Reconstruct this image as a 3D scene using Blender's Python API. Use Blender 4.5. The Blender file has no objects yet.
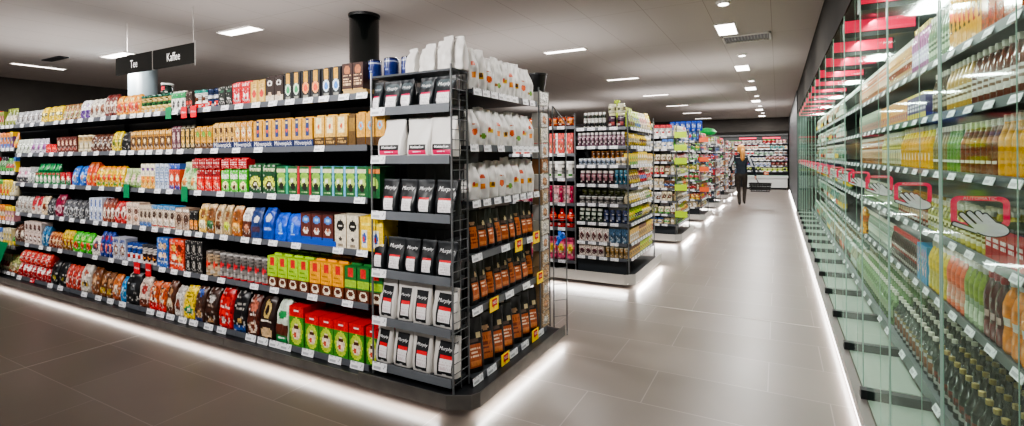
import bpy, bmesh, math, random
import numpy as np
from mathutils import Vector, Matrix
R_ = random.Random(7)
SC = bpy.context.scene
COL = SC.collection

# ---------------------------------------------------------------- camera model (image taken as 1024 x 426)
FPX, HCAM = 496.0, 1.45
ROLL, YAW = math.radians(.45), math.atan(266 / 496.)
def ray(U, V):
    c, s = math.cos(ROLL), math.sin(ROLL)
    du, dv = U - 512., V - 157.
    u, v = du * c - dv * s, du * s + dv * c
    return (-math.sin(YAW) * FPX + math.cos(YAW) * u, math.cos(YAW) * FPX + math.sin(YAW) * u, -v)
def fx(U, y, V=180.):            # world x where image column U meets the plane y = const
    d = ray(U, V); return d[0] / d[1] * y
def fy(U, x, V=180.):
    d = ray(U, V); return d[1] / d[0] * x

# ---------------------------------------------------------------- colour and material helpers
def lin(h):
    if isinstance(h, tuple): return h
    h = h.lstrip('#')
    if len(h) == 3: h = ''.join(a * 2 for a in h)
    return tuple(((int(h[i:i + 2], 16) / 255.) ** 2.2) for i in (0, 2, 4))
def mat(name, col=(.5, .5, .5), rough=.5, metal=0., emit=None, es=0., coat=0., vc=False, spec=.5):
    m = bpy.data.materials.new(name); m.use_nodes = True
    nt = m.node_tree; b = nt.nodes['Principled BSDF']
    b.inputs['Base Color'].default_value = (*lin(col), 1)
    b.inputs['Roughness'].default_value = rough; b.inputs['Metallic'].default_value = metal
    b.inputs['Coat Weight'].default_value = coat; b.inputs['Specular IOR Level'].default_value = spec
    if emit: b.inputs['Emission Color'].default_value = (*lin(emit), 1); b.inputs['Emission Strength'].default_value = es
    if vc:
        a = nt.nodes.new('ShaderNodeAttribute'); a.attribute_name = 'Col'
        nt.links.new(a.outputs['Color'], b.inputs['Base Color'])
    return m
def noisy(m, scale, amount, c0, c1, bump=0.):
    nt = m.node_tree; b = nt.nodes['Principled BSDF']
    tc = nt.nodes.new('ShaderNodeTexCoord'); n = nt.nodes.new('ShaderNodeTexNoise'); n.inputs['Scale'].default_value = scale
    r = nt.nodes.new('ShaderNodeValToRGB'); r.color_ramp.elements[0].color = (*lin(c0), 1); r.color_ramp.elements[1].color = (*lin(c1), 1)
    r.color_ramp.elements[0].position = .5 - amount; r.color_ramp.elements[1].position = .5 + amount
    nt.links.new(tc.outputs['Object'], n.inputs['Vector']); nt.links.new(n.outputs['Fac'], r.inputs['Fac']); nt.links.new(r.outputs['Color'], b.inputs['Base Color'])
    return m
M = dict(
    film=mat('printed_film', rough=.36, vc=True), card=mat('printed_card', rough=.5, vc=True), gloss=mat('printed_glass', rough=.12, vc=True, coat=.4),
    matt=mat('matt_film', rough=.42, vc=True),
    shelf=noisy(mat('shelf_steel', rough=.5, metal=.15), 3, .2, '33373b', '3e4246'), rail=mat('price_rail', '5a5d63', .4), lip=noisy(mat('tray_lip', rough=.45, metal=.1), 6, .2, '62666b', '6d7176'),
    dark=mat('dark_steel', '25272a', .45, .2), black=mat('black_plastic', '101112', .4), wire=mat('grey_wire', '737577', .35, .4),
    plinth=noisy(mat('plinth_metal', rough=.36, metal=.55), 8, .2, '5f5d5b', '6e6c69'),
    led=mat('led_tube', 'ffffff', .5, emit='fff4f2', es=9), lampface=mat('lamp_diffuser', 'ffffff', .5, emit='fff6ee', es=9),
    lampframe=mat('lamp_frame', 'd8d4cf', .5), pink=mat('pink_enamel_glow', 'f0104c', .4, emit='f0104c', es=.9), pinktag=mat('pink_acrylic', 'ee2a58', .4, emit='ee2a58', es=.35),  # pink enamel given its own glow to strengthen the colour
    paleg=mat('pale_green_panel', '9fab9e', .22, emit='c8d4c6', es=.03), white=mat('white_enamel', 'dcdedb', .4), hand=mat('grey_hand_glow', 'c9c3c4', .5, emit='c9c3c4', es=.45), ink=mat('dark_ink', '17181b', .5),  # hand symbol brightened by a glow of its own
    wallg=noisy(mat('dark_wall', rough=.8), 2, .2, '3a3633', '45413d'), fascia=noisy(mat('fascia_paint', rough=.95, spec=.1), 2, .2, '383634', '3d3b38'),
    colm=mat('column_paint', '0c1211', .18, .1, coat=.5), colg=mat('column_reflection_grey', '7e8c92', .35),  # second column: a reflection put into the base colour as pale grey
    sign=mat('sign_board', '161512', .7, spec=.2), letter=mat('sign_letter', 'f0f0ee', .5, emit='f0f0ee', es=.3), whitetext=mat('white_print', 'f2f2f2', .5), rod=mat('steel_rod', 'b9b6b2', .3, .8),
    yellow=mat('promo_yellow', 'ffd400', .5, emit='ffd400', es=.12), redp=mat('promo_red', 'd02020', .5), green=mat('promo_green', '0c7a4c', .5), redcard=mat('promo_redcard', 'cf1c2a', .5),  # yellow card carries a faint glow to keep it bright
    iron=mat('fridge_back', '8a9c90', .5, emit='cfe0d2', es=.04), edge=mat('glass_edge', '8fae9e', .2, emit='bcd6c6', es=.12),  # fridge back and glass edges given a faint green glow, neither is a lamp
    skin=mat('skin', 'd9a488', .5), hair=mat('blond_hair', 'd99a52', .5), jacket=noisy(mat('jacket_cloth', rough=.7), 20, .2, '1c2632', '26303c'), stripe=mat('pale_stripe', 'c9ced2', .6),
    trousers=noisy(mat('trouser_cloth', rough=.8), 20, .2, '35302c', '443d37'), shoe=mat('shoe_leather', '1a1a1a', .5), bluecloth=mat('blue_panel', '5f82a6', .7),
    vent=mat('vent_metal', '6e6a66', .5), cap=mat('bottle_cap', 'e8e4d2', .35), goldcap=mat('gold_cap', 'c8b070', .3, .6), redcap=mat('red_cap', 'd3202a', .4), whitecap=mat('white_cap', 'eeeeea', .4),
    bluefoil=mat('blue_foil', '1668d8', .35), metalbase=mat('kick_rail', '85817e', .35, .5), pillar=mat('pillar_paint', '33363a', .5),
)
def floor_mat():
    m = bpy.data.materials.new('floor_tiles'); m.use_nodes = True; nt = m.node_tree; b = nt.nodes['Principled BSDF']; L = nt.links
    tc = nt.nodes.new('ShaderNodeTexCoord'); mp = nt.nodes.new('ShaderNodeMapping'); mp.inputs['Location'].default_value = (.72 + .002, -2.43 + .0, 0)
    br = nt.nodes.new('ShaderNodeTexBrick'); br.inputs['Scale'].default_value = 1; br.inputs['Brick Width'].default_value = .98; br.inputs['Row Height'].default_value = .49
    br.inputs['Mortar Size'].default_value = .0035; br.inputs['Mortar Smooth'].default_value = .2; br.offset = .33; br.offset_frequency = 2; br.inputs['Bias'].default_value = 0
    br.inputs['Color1'].default_value = (*lin('766c64'), 1); br.inputs['Color2'].default_value = (*lin('7e746c'), 1); br.inputs['Mortar'].default_value = (*lin('948a82'), 1)
    n = nt.nodes.new('ShaderNodeTexNoise'); n.inputs['Scale'].default_value = 2.2; n.inputs['Detail'].default_value = 6
    mx = nt.nodes.new('ShaderNodeMix'); mx.data_type = 'RGBA'; mx.blend_type = 'MULTIPLY'; mx.inputs['Factor'].default_value = .35
    L.new(tc.outputs['Object'], mp.inputs['Vector']); L.new(mp.outputs['Vector'], br.inputs['Vector']); L.new(tc.outputs['Object'], n.inputs['Vector'])
    L.new(br.outputs['Color'], mx.inputs['A']); L.new(n.outputs['Fac'], mx.inputs['B']); L.new(mx.outputs['Result'], b.inputs['Base Color'])
    r = nt.nodes.new('ShaderNodeMapRange'); r.inputs['To Min'].default_value = .30; r.inputs['To Max'].default_value = .42; L.new(n.outputs['Fac'], r.inputs['Value']); L.new(r.outputs['Result'], b.inputs['Roughness'])
    return m
def ceil_mat():
    m = bpy.data.materials.new('ceiling_tiles'); m.use_nodes = True; nt = m.node_tree; b = nt.nodes['Principled BSDF']; L = nt.links; b.inputs['Roughness'].default_value = .9
    tc = nt.nodes.new('ShaderNodeTexCoord'); mp = nt.nodes.new('ShaderNodeMapping'); mp.inputs['Location'].default_value = (.055, .1, 0)
    br = nt.nodes.new('ShaderNodeTexBrick'); br.inputs['Scale'].default_value = 1; br.inputs['Brick Width'].default_value = .6; br.inputs['Row Height'].default_value = 1.8
    br.inputs['Mortar Size'].default_value = .0035; br.inputs['Mortar Smooth'].default_value = .3; br.offset = 0
    br.inputs['Color1'].default_value = (*lin('bab2ae'), 1); br.inputs['Color2'].default_value = (*lin('b8b0ac'), 1); br.inputs['Mortar'].default_value = (*lin('968c84'), 1)
    L.new(tc.outputs['Object'], mp.inputs['Vector']); L.new(mp.outputs['Vector'], br.inputs['Vector']); L.new(br.outputs['Color'], b.inputs['Base Color'])
    return m
def glass_mat(tint='e4f2ea', refl=.17):
    m = bpy.data.materials.new('door_glass'); m.use_nodes = True; nt = m.node_tree; L = nt.links
    for n in list(nt.nodes):
        if n.type != 'OUTPUT_MATERIAL': nt.nodes.remove(n)
    out = nt.nodes['Material Output']; t = nt.nodes.new('ShaderNodeBsdfTransparent'); t.inputs['Color'].default_value = (*lin(tint), 1)
    g = nt.nodes.new('ShaderNodeBsdfGlossy'); g.inputs['Roughness'].default_value = .05; g.inputs['Color'].default_value = (.78, 1, .90, 1)
    f = nt.nodes.new('ShaderNodeFresnel'); f.inputs['IOR'].default_value = 1.45
    mu = nt.nodes.new('ShaderNodeMath'); mu.operation = 'MULTIPLY'; mu.inputs[1].default_value = refl; pw = nt.nodes.new('ShaderNodeMath'); pw.operation = 'POWER'; pw.inputs[1].default_value = 1.6; L.new(f.outputs['Fac'], pw.inputs[0])
    mx = nt.nodes.new('ShaderNodeMixShader'); L.new(pw.outputs[0], mu.inputs[0]); L.new(mu.outputs[0], mx.inputs['Fac'])
    L.new(t.outputs[0], mx.inputs[1]); L.new(g.outputs[0], mx.inputs[2]); L.new(mx.outputs[0], out.inputs['Surface'])
    return m
M['lampframe2'] = mat('light_plinth', 'b8b6b2', .4, .1); M['tube'] = mat('cabinet_tube', 'e8f2ea', .5, emit='e0f4e6', es=1.5); M['flip'] = mat('fridge_lip', '5c6266', .45, .2); M['floor'] = floor_mat(); M['ceil'] = ceil_mat(); M['glass'] = glass_mat()

# ---------------------------------------------------------------- mesh helpers
class MB:
    def __init__(s): s.v = []; s.f = []; s.c = []
    def box(s, x0, x1, y0, y1, z0, z1, c=None):
        n = len(s.v); s.v += [(x, y, z) for z in (z0, z1) for y in (y0, y1) for x in (x0, x1)]
        q = [(0, 2, 3, 1), (4, 5, 7, 6), (0, 1, 5, 4), (2, 6, 7, 3), (0, 4, 6, 2), (1, 3, 7, 5)]
        s.f += [tuple(n + i for i in a) for a in q]; s.c += [c] * 6; return s
    def quad(s, pts, c=None): n = len(s.v); s.v += list(pts); s.f.append(tuple(range(n, n + len(pts)))); s.c.append(c); return s
    def bar(s, a, b, r=.004, k=6, c=None):
        a, b = Vector(a), Vector(b); d = (b - a).normalized(); u = d.orthogonal().normalized(); w = d.cross(u); n = len(s.v)
        for p in (a, b):
            for i in range(k):
                t = 2 * math.pi * i / k; s.v.append(tuple(p + u * r * math.cos(t) + w * r * math.sin(t)))
        for i in range(k): j = (i + 1) % k; s.f.append((n + i, n + j, n + k + j, n + k + i)); s.c.append(c)
        s.f.append(tuple(n + k - 1 - i for i in range(k))); s.f.append(tuple(n + k + i for i in range(k))); s.c += [c, c]; return s
    def lathe(s, prof, k=16, o=(0, 0, 0), cf=None):
        n = len(s.v); m = len(prof)
        for r, z in prof:
            for i in range(k):
                t = 2 * math.pi * i / k; s.v.append((o[0] + r * math.cos(t), o[1] + r * math.sin(t), o[2] + z))
        for j in range(m - 1):
            for i in range(k):
                i2 = (i + 1) % k; s.f.append((n + j * k + i, n + j * k + i2, n + (j + 1) * k + i2, n + (j + 1) * k + i)); s.c.append(cf(i, j) if cf else None)
        s.f.append(tuple(n + k - 1 - i for i in range(k))); s.f.append(tuple(n + (m - 1) * k + i for i in range(k)))
        s.c += [cf(0, 0) if cf else None, cf(0, m - 2) if cf else None]; return s
    def mesh(s, name, m, off=(0, 0, 0), smooth=False):
        me = bpy.data.meshes.new(name)
        me.from_pydata([(a - off[0], b - off[1], c - off[2]) for a, b, c in s.v], [], s.f)
        if m: me.materials.append(m)
        if any(c is not None for c in s.c):
            at = me.color_attributes.new('Col', 'FLOAT_COLOR', 'CORNER')
            buf = []
            for f, c in zip(s.f, s.c): buf += [*(c or (.5, .5, .5)), 1.] * len(f)
            at.data.foreach_set('color', buf)
        if smooth: me.polygons.foreach_set('use_smooth', [True] * len(me.polygons))
        me.update(); return me
LABELS = {}
def link(name, me, parent=None, loc=(0, 0, 0), rot=0.):
    o = bpy.data.objects.new(name, me); COL.objects.link(o); o.location = loc
    if rot: o.rotation_euler = (0, 0, rot)
    if parent: o.parent = parent
    return o
def tag(o, label, cat, group=None):
    for a, b in ((' the ', ' '), (' front row,', ' front,'), (' row back,', ' back,'), (' of wire rack', ' of rack'), (', behind', '')):
        if len(label.split()) > 16: label = label.replace(a, b)
    w = label.split()
    if len(w) > 16: print('LONG', len(w), label)
    k = LABELS.get(label)
    if k is not None and k != (group or ''): print('DUP', label)
    LABELS[label] = group or ''
    o['label'] = label; o['category'] = cat
    if group: o['group'] = group
    return o
def struct(name, mb, m, parent=None):
    o = link(name, mb.mesh(name, m), parent); 
    if not parent: o['kind'] = 'structure'
    return o
def thing(name, label, cat, loc=(0, 0, 0), group=None, rot=0.):
    return tag(link(name, None, None, loc, rot), label, cat, group)
def part(name, mb, m, parent, smooth=False):       # geometry given in world metres; parent unrotated
    w = Vector((0, 0, 0)); p = parent
    while p: w += p.location; p = p.parent
    return link(name, mb.mesh(name, m, w, smooth), parent)
TXT = {}
def text_mesh(s, size=.1, shear=0., bold=0., m=None, key=None):   # flat letters in the x-z plane, reading along +x, facing -y
    k = (s, size, shear, bold, m.name if m else '')
    if k in TXT: return TXT[k]
    cu = bpy.data.curves.new('lettering', 'FONT'); cu.body = s; cu.size = size; cu.shear = shear; cu.offset = bold; cu.align_x = 'CENTER'; cu.align_y = 'CENTER'; cu.resolution_u = 2
    o = bpy.data.objects.new('tmp_text', cu); COL.objects.link(o); bpy.context.view_layer.update()
    me = bpy.data.meshes.new_from_object(o.evaluated_get(bpy.context.evaluated_depsgraph_get())); bpy.data.objects.remove(o)
    me.transform(Matrix.Rotation(math.pi / 2, 4, 'X')); me.materials.clear(); me.materials.append(m); me.name = 'lettering'
    TXT[k] = me; return me

# ---------------------------------------------------------------- printed packages
def sm(t, a, b):
    t = min(1, max(0, (t - a) / (b - a))); return t * t * (3 - 2 * t)
def hsh(i, j, k=0):
    x = math.sin(i * 12.9898 + j * 78.233 + k * 37.719) * 43758.5453; return x - math.floor(x)
def paint(layers, base, s, t, side, i=0, j=0):
    c = base
    for L in layers:
        k = L[0]
        if side and k not in 'rq': continue
        if k in 'rR':
            if L[1] <= s <= L[2] and L[3] <= t <= L[4] or (side and L[3] <= t <= L[4]): c = L[5]
        elif k == 'q':      # band on sides only
            if side and L[3] <= t <= L[4]: c = L[5]
        elif k == 'E':
            if ((s - L[1]) / L[3]) ** 2 + ((t - L[2]) / L[4]) ** 2 <= 1: c = L[5]
        elif k == 'X':      # rows of small print
            if L[1] <= s <= L[2] and L[3] <= t <= L[4]:
                q = (t - L[3]) / (L[4] - L[3]) * L[6]
                if (q % 1) > .45 and hsh(int(s * 40), int(q)) > .25: c = L[5]
        elif k == 'N':
            if L[1] <= s <= L[2] and L[3] <= t <= L[4]:
                c = L[5][int(hsh(i // 2, j // 2, len(L[5])) * len(L[5])) % len(L[5])]
    if side or GRAIN[0] == 0: return c
    q = 1 + GRAIN[0] * (hsh(i, j, 5) - .55) + GRAIN[0] * .8 * (hsh(i // 3, j // 2, 9) - .5)     # fine print
    e = hsh(i, j, 21) if GRAIN[0] > .5 else .5
    if e < .07 * GRAIN[0] * 1.6: return (c[0] * .3 + .45, c[1] * .3 + .43, c[2] * .3 + .40)
    if e > 1 - .16 * GRAIN[0] * 1.6: q *= .35
    return (c[0] * q, c[1] * q, c[2] * q)
GRAIN = [.5]
def prep(layers):
    out = []
    for L in layers:
        L = list(L)
        L[5] = [lin(x) for x in L[5]] if L[0] == 'N' else lin(L[5])
        out.append(tuple(L))
    return out
def prof_of(kind, t, w, d):
    W = w / 2; D = d / 2
    if kind in 'BK': return W, D, D, 4
    if kind == 'G':  # side-gusset bag
        return W * (.98 + .02 * math.sin(t * 3)) * (1 - .05 * sm(t, .7, .95) - .06 * sm(t, .9, 1)), D * (1 - .4 * sm(t, .45, .92) - .42 * sm(t, .86, 1)), D * (.84 - .42 * sm(t, .5, .92) - .36 * sm(t, .86, 1)), 3.0
    if kind == 'H':  # bag with a gabled top
        return W * (.97 + .03 * math.sin(t * 3)) * (1 - .16 * sm(t, .62, 1)), D * (1 - .95 * sm(t, .5, 1)), D * (.82 - .79 * sm(t, .45, .98)), 2.6
    if kind == 'P':  # stand-up pouch
        return W * (.95 + .05 * t), D * (1 - .92 * sm(t, .15, 1.04)) * (.85 + .15 * sm(t, 0, .12)), D * .3 * (1 - .9 * sm(t, .1, 1)) + .002, 3.6
    if kind == 'W':  # pillow bag
        return W * (1 - .07 * math.sin(math.pi * t)), D * (max(0, math.sin(math.pi * (.04 + .92 * t))) ** .6), .003, 2.1
PK = {}
def bag_y(kind, s, t, w, d, seed=0):
    W, D, De, n = prof_of(kind, t, w, d)
    x = 2 * s - 1; y = De + (D - De) * max(0, 1 - abs(x) ** n) ** (1 / n) if D > De else De
    return W * x, -y
def pack(kind, w, d, h, base, layers=(), side=None, m='film', res=1., seed=0, lid=None):
    """one package mesh, bottom at z = 0, front towards -y; cached"""
    key = repr((kind, w, d, h, base, layers, side, m, res, seed, lid))
    if key in PK: return PK[key]
    L = prep(layers); B = lin(base); S = lin(side) if side else B
    GRAIN[0] = 0. if m == 'matt' else .22 if kind in 'P' and sum(B) < .2 else .66 if res < .75 else .36
    mb = MB()
    if kind in 'BKGHPW':
        nx = max(4, int((20 if kind in 'BK' else 18) * res)); nz = max(5, int(26 * res)); ns = 2
        crump = 0 if kind in 'BK' else (.10 if m == 'matt' and kind == 'H' else .045 if kind == 'P' else .09) * min(w, d)
        rows = []
        for j in range(nz + 1):
            t = j / nz; W, D, De, n = prof_of(kind, t, w, d); ring = []
            zt = h * t
            def yy(x):
                return De + (D - De) * max(0, 1 - abs(x) ** n) ** (1 / n)
            lean = (hsh(seed, 3) - .5) * .09 * h * t * t if kind in 'GHPW' else 0
            def P(x, y, a):
                if crump and 0 < j:
                    q = crump * (math.sin(a * 3.1 + t * 5 + seed * 1.7) * .5 + math.sin(a * 6.3 - t * 11 + seed * 2.9) * .35 + math.sin(t * 19 + a * 2.2 + seed * 4) * .3) * .8
                    y += q * (1 if y < 0 else -1) * .8; 
                    zz = zt + (math.sin(x / w * 7 + seed) * .012 * h * t if kind in 'GHW' else 0)
                    return (x + q * .3 + lean, y, zz)
                return (x, y, zt)
            for i in range(nx + 1): x = 2 * i / nx - 1; ring.append(P(W * x, -yy(x), x))
            for i in range(1, ns): f = i / ns; ring.append(P(W - (.25 * De if kind in 'GH' else 0) * math.sin(math.pi * f), -De + 2 * De * f, 2))
            for i in range(nx + 1): x = 1 - 2 * i / nx; ring.append(P(W * x, yy(x), x + 3))
            for i in range(1, ns): f = i / ns; ring.append(P(-W + (.25 * De if kind in 'GH' else 0) * math.sin(math.pi * f), De - 2 * De * f, 5))
            rows.append(ring)
        k = len(rows[0])
        for r in rows: mb.v += r
        for j in range(nz):
            for i in range(k):
                i2 = (i + 1) % k; mb.f.append((j * k + i, j * k + i2, (j + 1) * k + i2, (j + 1) * k + i))
                t = (j + .5) / nz
                if i < nx: c = paint(L, B, (i + .5) / nx, t, False, i, j)
                elif nx + ns <= i < 2 * nx + ns: c = paint(L, B, 1 - (i - nx - ns + .5) / nx, t, False, i, j)
                else: c = paint(L, S, .5, t, True)
                mb.c.append(c)
        top = nz * k
        for i in range(nx):
            b2 = nx + ns + nx - i
            mb.f.append((top + i, top + i + 1, top + b2 - 1, top + b2)); mb.c.append(paint(L, B, (i + .5) / nx, .999, True) if kind in 'BK' and any(q[0] in 'rq' for q in L) else S)
            mb.f.append((i + 1, i, b2, b2 - 1)); mb.c.append(S)
        if ns == 2:
            mb.f.append((top + nx, top + nx + 1, top + nx + 2)); mb.c.append(S); mb.f.append((top + 2 * nx + ns, top + 2 * nx + ns + 1, top)); mb.c.append(S)
        if kind == 'K':   # folded top flap of a vacuum brick
            mb.box(-w * .42, w * .42, -.012, .004, h, h + .012, S)
        sm_ = False if kind in 'BK' else True
    else:
        prof = {
            'J': [(0.9, 0), (1, .04), (1, .70), (.86, .79), (.80, .82), (.86, .825), (.88, .99), (.8, 1)],
            'C': [(.95, 0), (1, .02), (1, .97), (.95, .985), (.9, 1)],
            'T': [(.98, 0), (1, .03), (1, .84), (1.04, .85), (1.04, .99), (1, 1)],
            'O': [(.9, 0), (1, .03), (1, .52), (.94, .62), (.62, .74), (.40, .84), (.36, .90)],
            'Q': [(.86, 0), (1, .05), (1, .22), (.88, .34), (.90, .42), (1, .52), (.97, .66), (.7, .78), (.38, .86), (.34, .91)],
            'S': [(.9, 0), (1, .03), (1, .58), (.5, .72), (.30, .82), (.28, .93)],
        }[kind]
        k = max(8, int(20 * res)); zs = [p[1] for p in prof]
        fine = []
        N = max(8, int(22 * res))
        allz = sorted(set(zs + [zs[-1] * q / N for q in range(N + 1)]))
        for z in allz:
            for a, b in zip(prof, prof[1:]):
                if a[1] <= z <= b[1]: fine.append(((a[0] + (b[0] - a[0]) * ((z - a[1]) / max(1e-6, b[1] - a[1]))) * w / 2, z * h)); break
        def cf(i, j):
            a = 2 * math.pi * (i + .5) / k; s = .5 + .5 * math.cos(a)
            front = math.sin(a) < 0
            t = (fine[j][1] + fine[min(j + 1, len(fine) - 1)][1]) / 2 / h
            if lid and kind in 'JT' and t > .83: return lin(lid)
            return paint(L, B, s, t, False, i, j)
        mb.lathe(fine, k, cf=cf); sm_ = True
    me = mb.mesh('package', M[m], smooth=sm_)
    if kind in 'BK': pass
    PK[key] = me; return me
CAPS = {}
def cap_mesh(kind, w, h, m, res=1.):
    key = (kind, w, h, m, res)
    if key not in CAPS:
        r = {'O': .40, 'Q': .40, 'S': .33}[kind] * w / 2; z0 = {'O': .885, 'Q': .895, 'S': .91}[kind] * h
        CAPS[key] = MB().lathe([(r, z0), (r * 1.05, z0 + .003), (r * 1.05, h * .995), (r * .85, h)], max(8, int(12 * res))).mesh('cap', M[m], smooth=False)
    return CAPS[key]
ORD = 'first second third fourth fifth sixth seventh eighth ninth tenth eleventh twelfth thirteenth fourteenth fifteenth sixteenth seventeenth eighteenth nineteenth twentieth'.split()
FACE = {'F': 0., 'R': math.pi / 2, 'L': -math.pi / 2}
COUNT = {}
USED = set()
def put(me, name, cat, label, group, loc, face, yaw=0., lean=0., extras=()):
    COUNT[name] = COUNT.get(name, 0) + 1
    o = link(name, me, None, loc); o.rotation_euler = (lean, 0, FACE[face] + yaw)
    for en, em in extras: link(en, em, o)
    return tag(o, label, cat, group)
def row(face, a0, a1, depth, z, n, name, cat, kind, h, base, layers=(), desc='', where='', side=None, m='film', d=None, wf=.93, res=1., rows=1,
        lid=None, jit=.04, capm=None, gap=None, lean=0., seeds=3, text=None, rowstep=None, wmul=None):
    """n equal packages side by side from a0 to a1 (left to right as seen) on the plane `depth`"""
    step = (a1 - a0) / n; w = round(abs(step) * wf, 3); d = d or round(w * .7, 3)
    if kind in 'JCTOQS': d = w
    key = (desc, where)
    if key in USED: print('DUPRUN', key)
    USED.add(key)
    out = []
    for r in range(rows):
        for i in range(n):
            sd = (i * 7 + r) % seeds if kind in 'GHPW' else 0
            me = pack(kind, w, d, h, base, tuple(layers), side, m, res, sd, lid)
            c = a0 + step * (i + .5); off = d / 2 + .012 + r * (rowstep or (d + .006))
            y = R_.uniform(-jit, jit) * (2.2 if kind in 'GW' else 1) if kind in 'GHPWJTOQSC' else R_.uniform(-.015, .015)
            if face == 'F': loc = (c, depth + off, z)
            elif face == 'R': loc = (depth - off, c, z)
            else: loc = (depth + off, c, z)
            ps = [desc]
            if rows > 1: ps.append('front row' if r == 0 else ORD[r] + ' row back')
            if n > 1: ps.append(ORD[i] + ' from left' if i < 20 else 'further along')
            lb = ', '.join(ps) + ' ' + where
            ex = []
            if capm and kind in 'OQS': ex.append(('cap', cap_mesh(kind, w, h, capm, res)))
            if text:
                ex.append(('lettering', wrap_text(text, kind, w, d, h)))
            out.append(put(me, name, cat, lb, desc + ' ' + where if n * rows > 1 else None, loc, face, y, lean, ex))
    return out
WT = {}
def wrap_text(text, kind, w, d, h):
    key = (text, kind, w, d, h)
    if key in WT: return WT[key]
    s, size, ct, shear, mm = text
    me = text_mesh(s, size * w, shear, .0, M[mm]).copy()
    for v in me.vertices:
        x, z = v.co.x, v.co.z + ct * h; t = min(1, max(0, z / h)); W = prof_of(kind, t, w, d)[0]
        _, y = bag_y(kind, min(1, max(0, .5 + x / (2 * W))), t, w, d); v.co.y = y - .004; v.co.z = z
    me.update(); WT[key] = me; return me

# ================================================================ room
struct('floor', MB().quad([(-12.6, -2.5, 0), (2.2, -2.5, 0), (2.2, 27, 0), (-12.6, 27, 0)]), M['floor'])
struct('ceiling', MB().quad([(-12.6, -2.5, 3.0), (-12.6, 27, 3.0), (2.2, 27, 3.0), (2.2, -2.5, 3.0)]), M['ceil'])
struct('wall_left', MB().box(-12.75, -12.6, -2.5, 27, 0, 3.0), M['wallg'])
struct('wall_right', MB().box(2.2, 2.35, -2.5, 27, 0, 3.0), M['wallg'])
struct('wall_back', MB().box(-12.6, 2.2, 26.2, 26.4, 0, 3.0), M['wallg'])
struct('trim_1', MB().box(-12.6, .40, 23.2, 23.4, 2.44, 2.998), M['wallg'])           # dropped soffit over the rear wall display
struct('trim_2', MB().box(.42, .52, .2, 13.79, 2.442, 2.998), M['fascia'])               # fascia above the glass doors
# movement joints in the floor
struct('trim_4', MB().box(-2.1, .30, 4.868, 4.880, .0, .0015), mat('joint_filler', 'b5aca4', .5))
struct('trim_5', MB().box(-4.668, -4.656, -2.4, 2.15, .0, .0015), mat('joint_filler_dark', 'a39a92', .5))
struct('trim_6', MB().box(.405, .62, 13.80, 23.18, 0.04, 2.995), M['pillar'])                # upright closing the far end of the doors

def column(x, y, r, m, lab, z0=0.):
    t = thing('round_column', lab, 'column', (x, y, 0)); 
    part('shaft', MB().lathe([(r, 0), (r, 2.985)], 40, (x, y, 0)), m, t, True)
    part('collar', MB().lathe([(r + .008, 2.97), (r + .01, 2.999)], 40, (x, y, 0)), M['black'], t)
column(fx(364.3, 3.99, 30), 3.99, .158, M['colm'], 'glossy black round column rising behind the blue coffee tins')
column(fx(143, 3.93, 80), 3.93, .18, M['colg'], 'round column in reflection grey behind the tea and coffee sign')

def area(x, y, z, sx, sy, w, rot=(0, 0, 0), col=(1, .97, .94), name='lamp_or_fill_light', parent=None, spread=None):
    l = bpy.data.lights.new(name, 'AREA'); l.shape = 'RECTANGLE'; l.size = sx; l.size_y = sy; l.energy = w; l.color = col
    if spread: l.spread = spread
    o = bpy.data.objects.new(name, l); COL.objects.link(o); o.location = (x, y, z); o.rotation_euler = rot; return o
def lamp(x, y, sx, sy, lab, grp=None, w=70, face=9):
    t = thing('ceiling_light', lab, 'ceiling light', (x, y, 2.99), grp)
    f = MB(); a, b = sx / 2, sy / 2; e = .012
    for q in ((-a - e, -a, -b - e, b + e), (a, a + e, -b - e, b + e), (-a, a, -b - e, -b), (-a, a, b, b + e)): f.box(x + q[0], x + q[1], y + q[2], y + q[3], 2.985, 2.999)
    part('frame', f, M['lampframe'], t)
    part('diffuser', MB().box(x - a, x + a, y - b, y + b, 2.989, 2.996), M['lampface'], t)
    area(x, y, 2.975, sx, sy, w)
for i in range(6):
    lamp(-.546, 6.6 + 3.06 * i, .21, .58, f'square-looking ceiling light over the aisle, {ORD[i]} along the row from the camera')
    lamp(-2.73, 6.75 + 3.04 * i, .62, .13, f'slim ceiling light above the gondola ends, {ORD[i]} along its row', w=50)
for i, y in enumerate((.5, 3.5)): area(-.55, y, 2.97, .21, .58, 34)
for x in (-2.4, -4.6, -7.0, -9.3): area(x, -.4, 2.9, .62, .4, 50, (math.radians(72), 0, 0), spread=1.6)  # added fill behind the camera, tilted to brighten the coffee shelves
area(-2.73, 3.7, 2.97, .62, .13, 36)
lamp(-5.69, 3.72, .62, .17, 'bright ceiling light between the sign and the black column', w=60)
lamp(-8.55, 3.69, .66, .15, 'ceiling light partly behind the hanging sign', w=60)
lamp(-10.64, 3.5, .10, .66, 'long slim ceiling light at the far dark wall side', w=50)
for i in range(6):
    x, y = -.475, 5.42 + 2.95 * i
    t = thing('ceiling_spotlight', f'small round recessed spotlight over the aisle, {ORD[i]} in its row', 'spotlight', (x, y, 2.99))
    part('ring', MB().lathe([(.062, 2.972), (.075, 2.998)], 20, (x, y, 0)), M['lampframe'], t)
    part('lens', MB().lathe([(.045, 2.966), (.05, 2.972)], 20, (x, y, 0)), M['lampface'], t)
v = MB(); 
for i in range(14): a = -.61 + i * .038; v.box(a, a + .012, 7.04, 7.38, 2.985, 2.998)
t = thing('ceiling_vent', 'slatted air vent in the ceiling beside a bright ceiling light', 'vent', (-.35, 7.2, 2.99))
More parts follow.
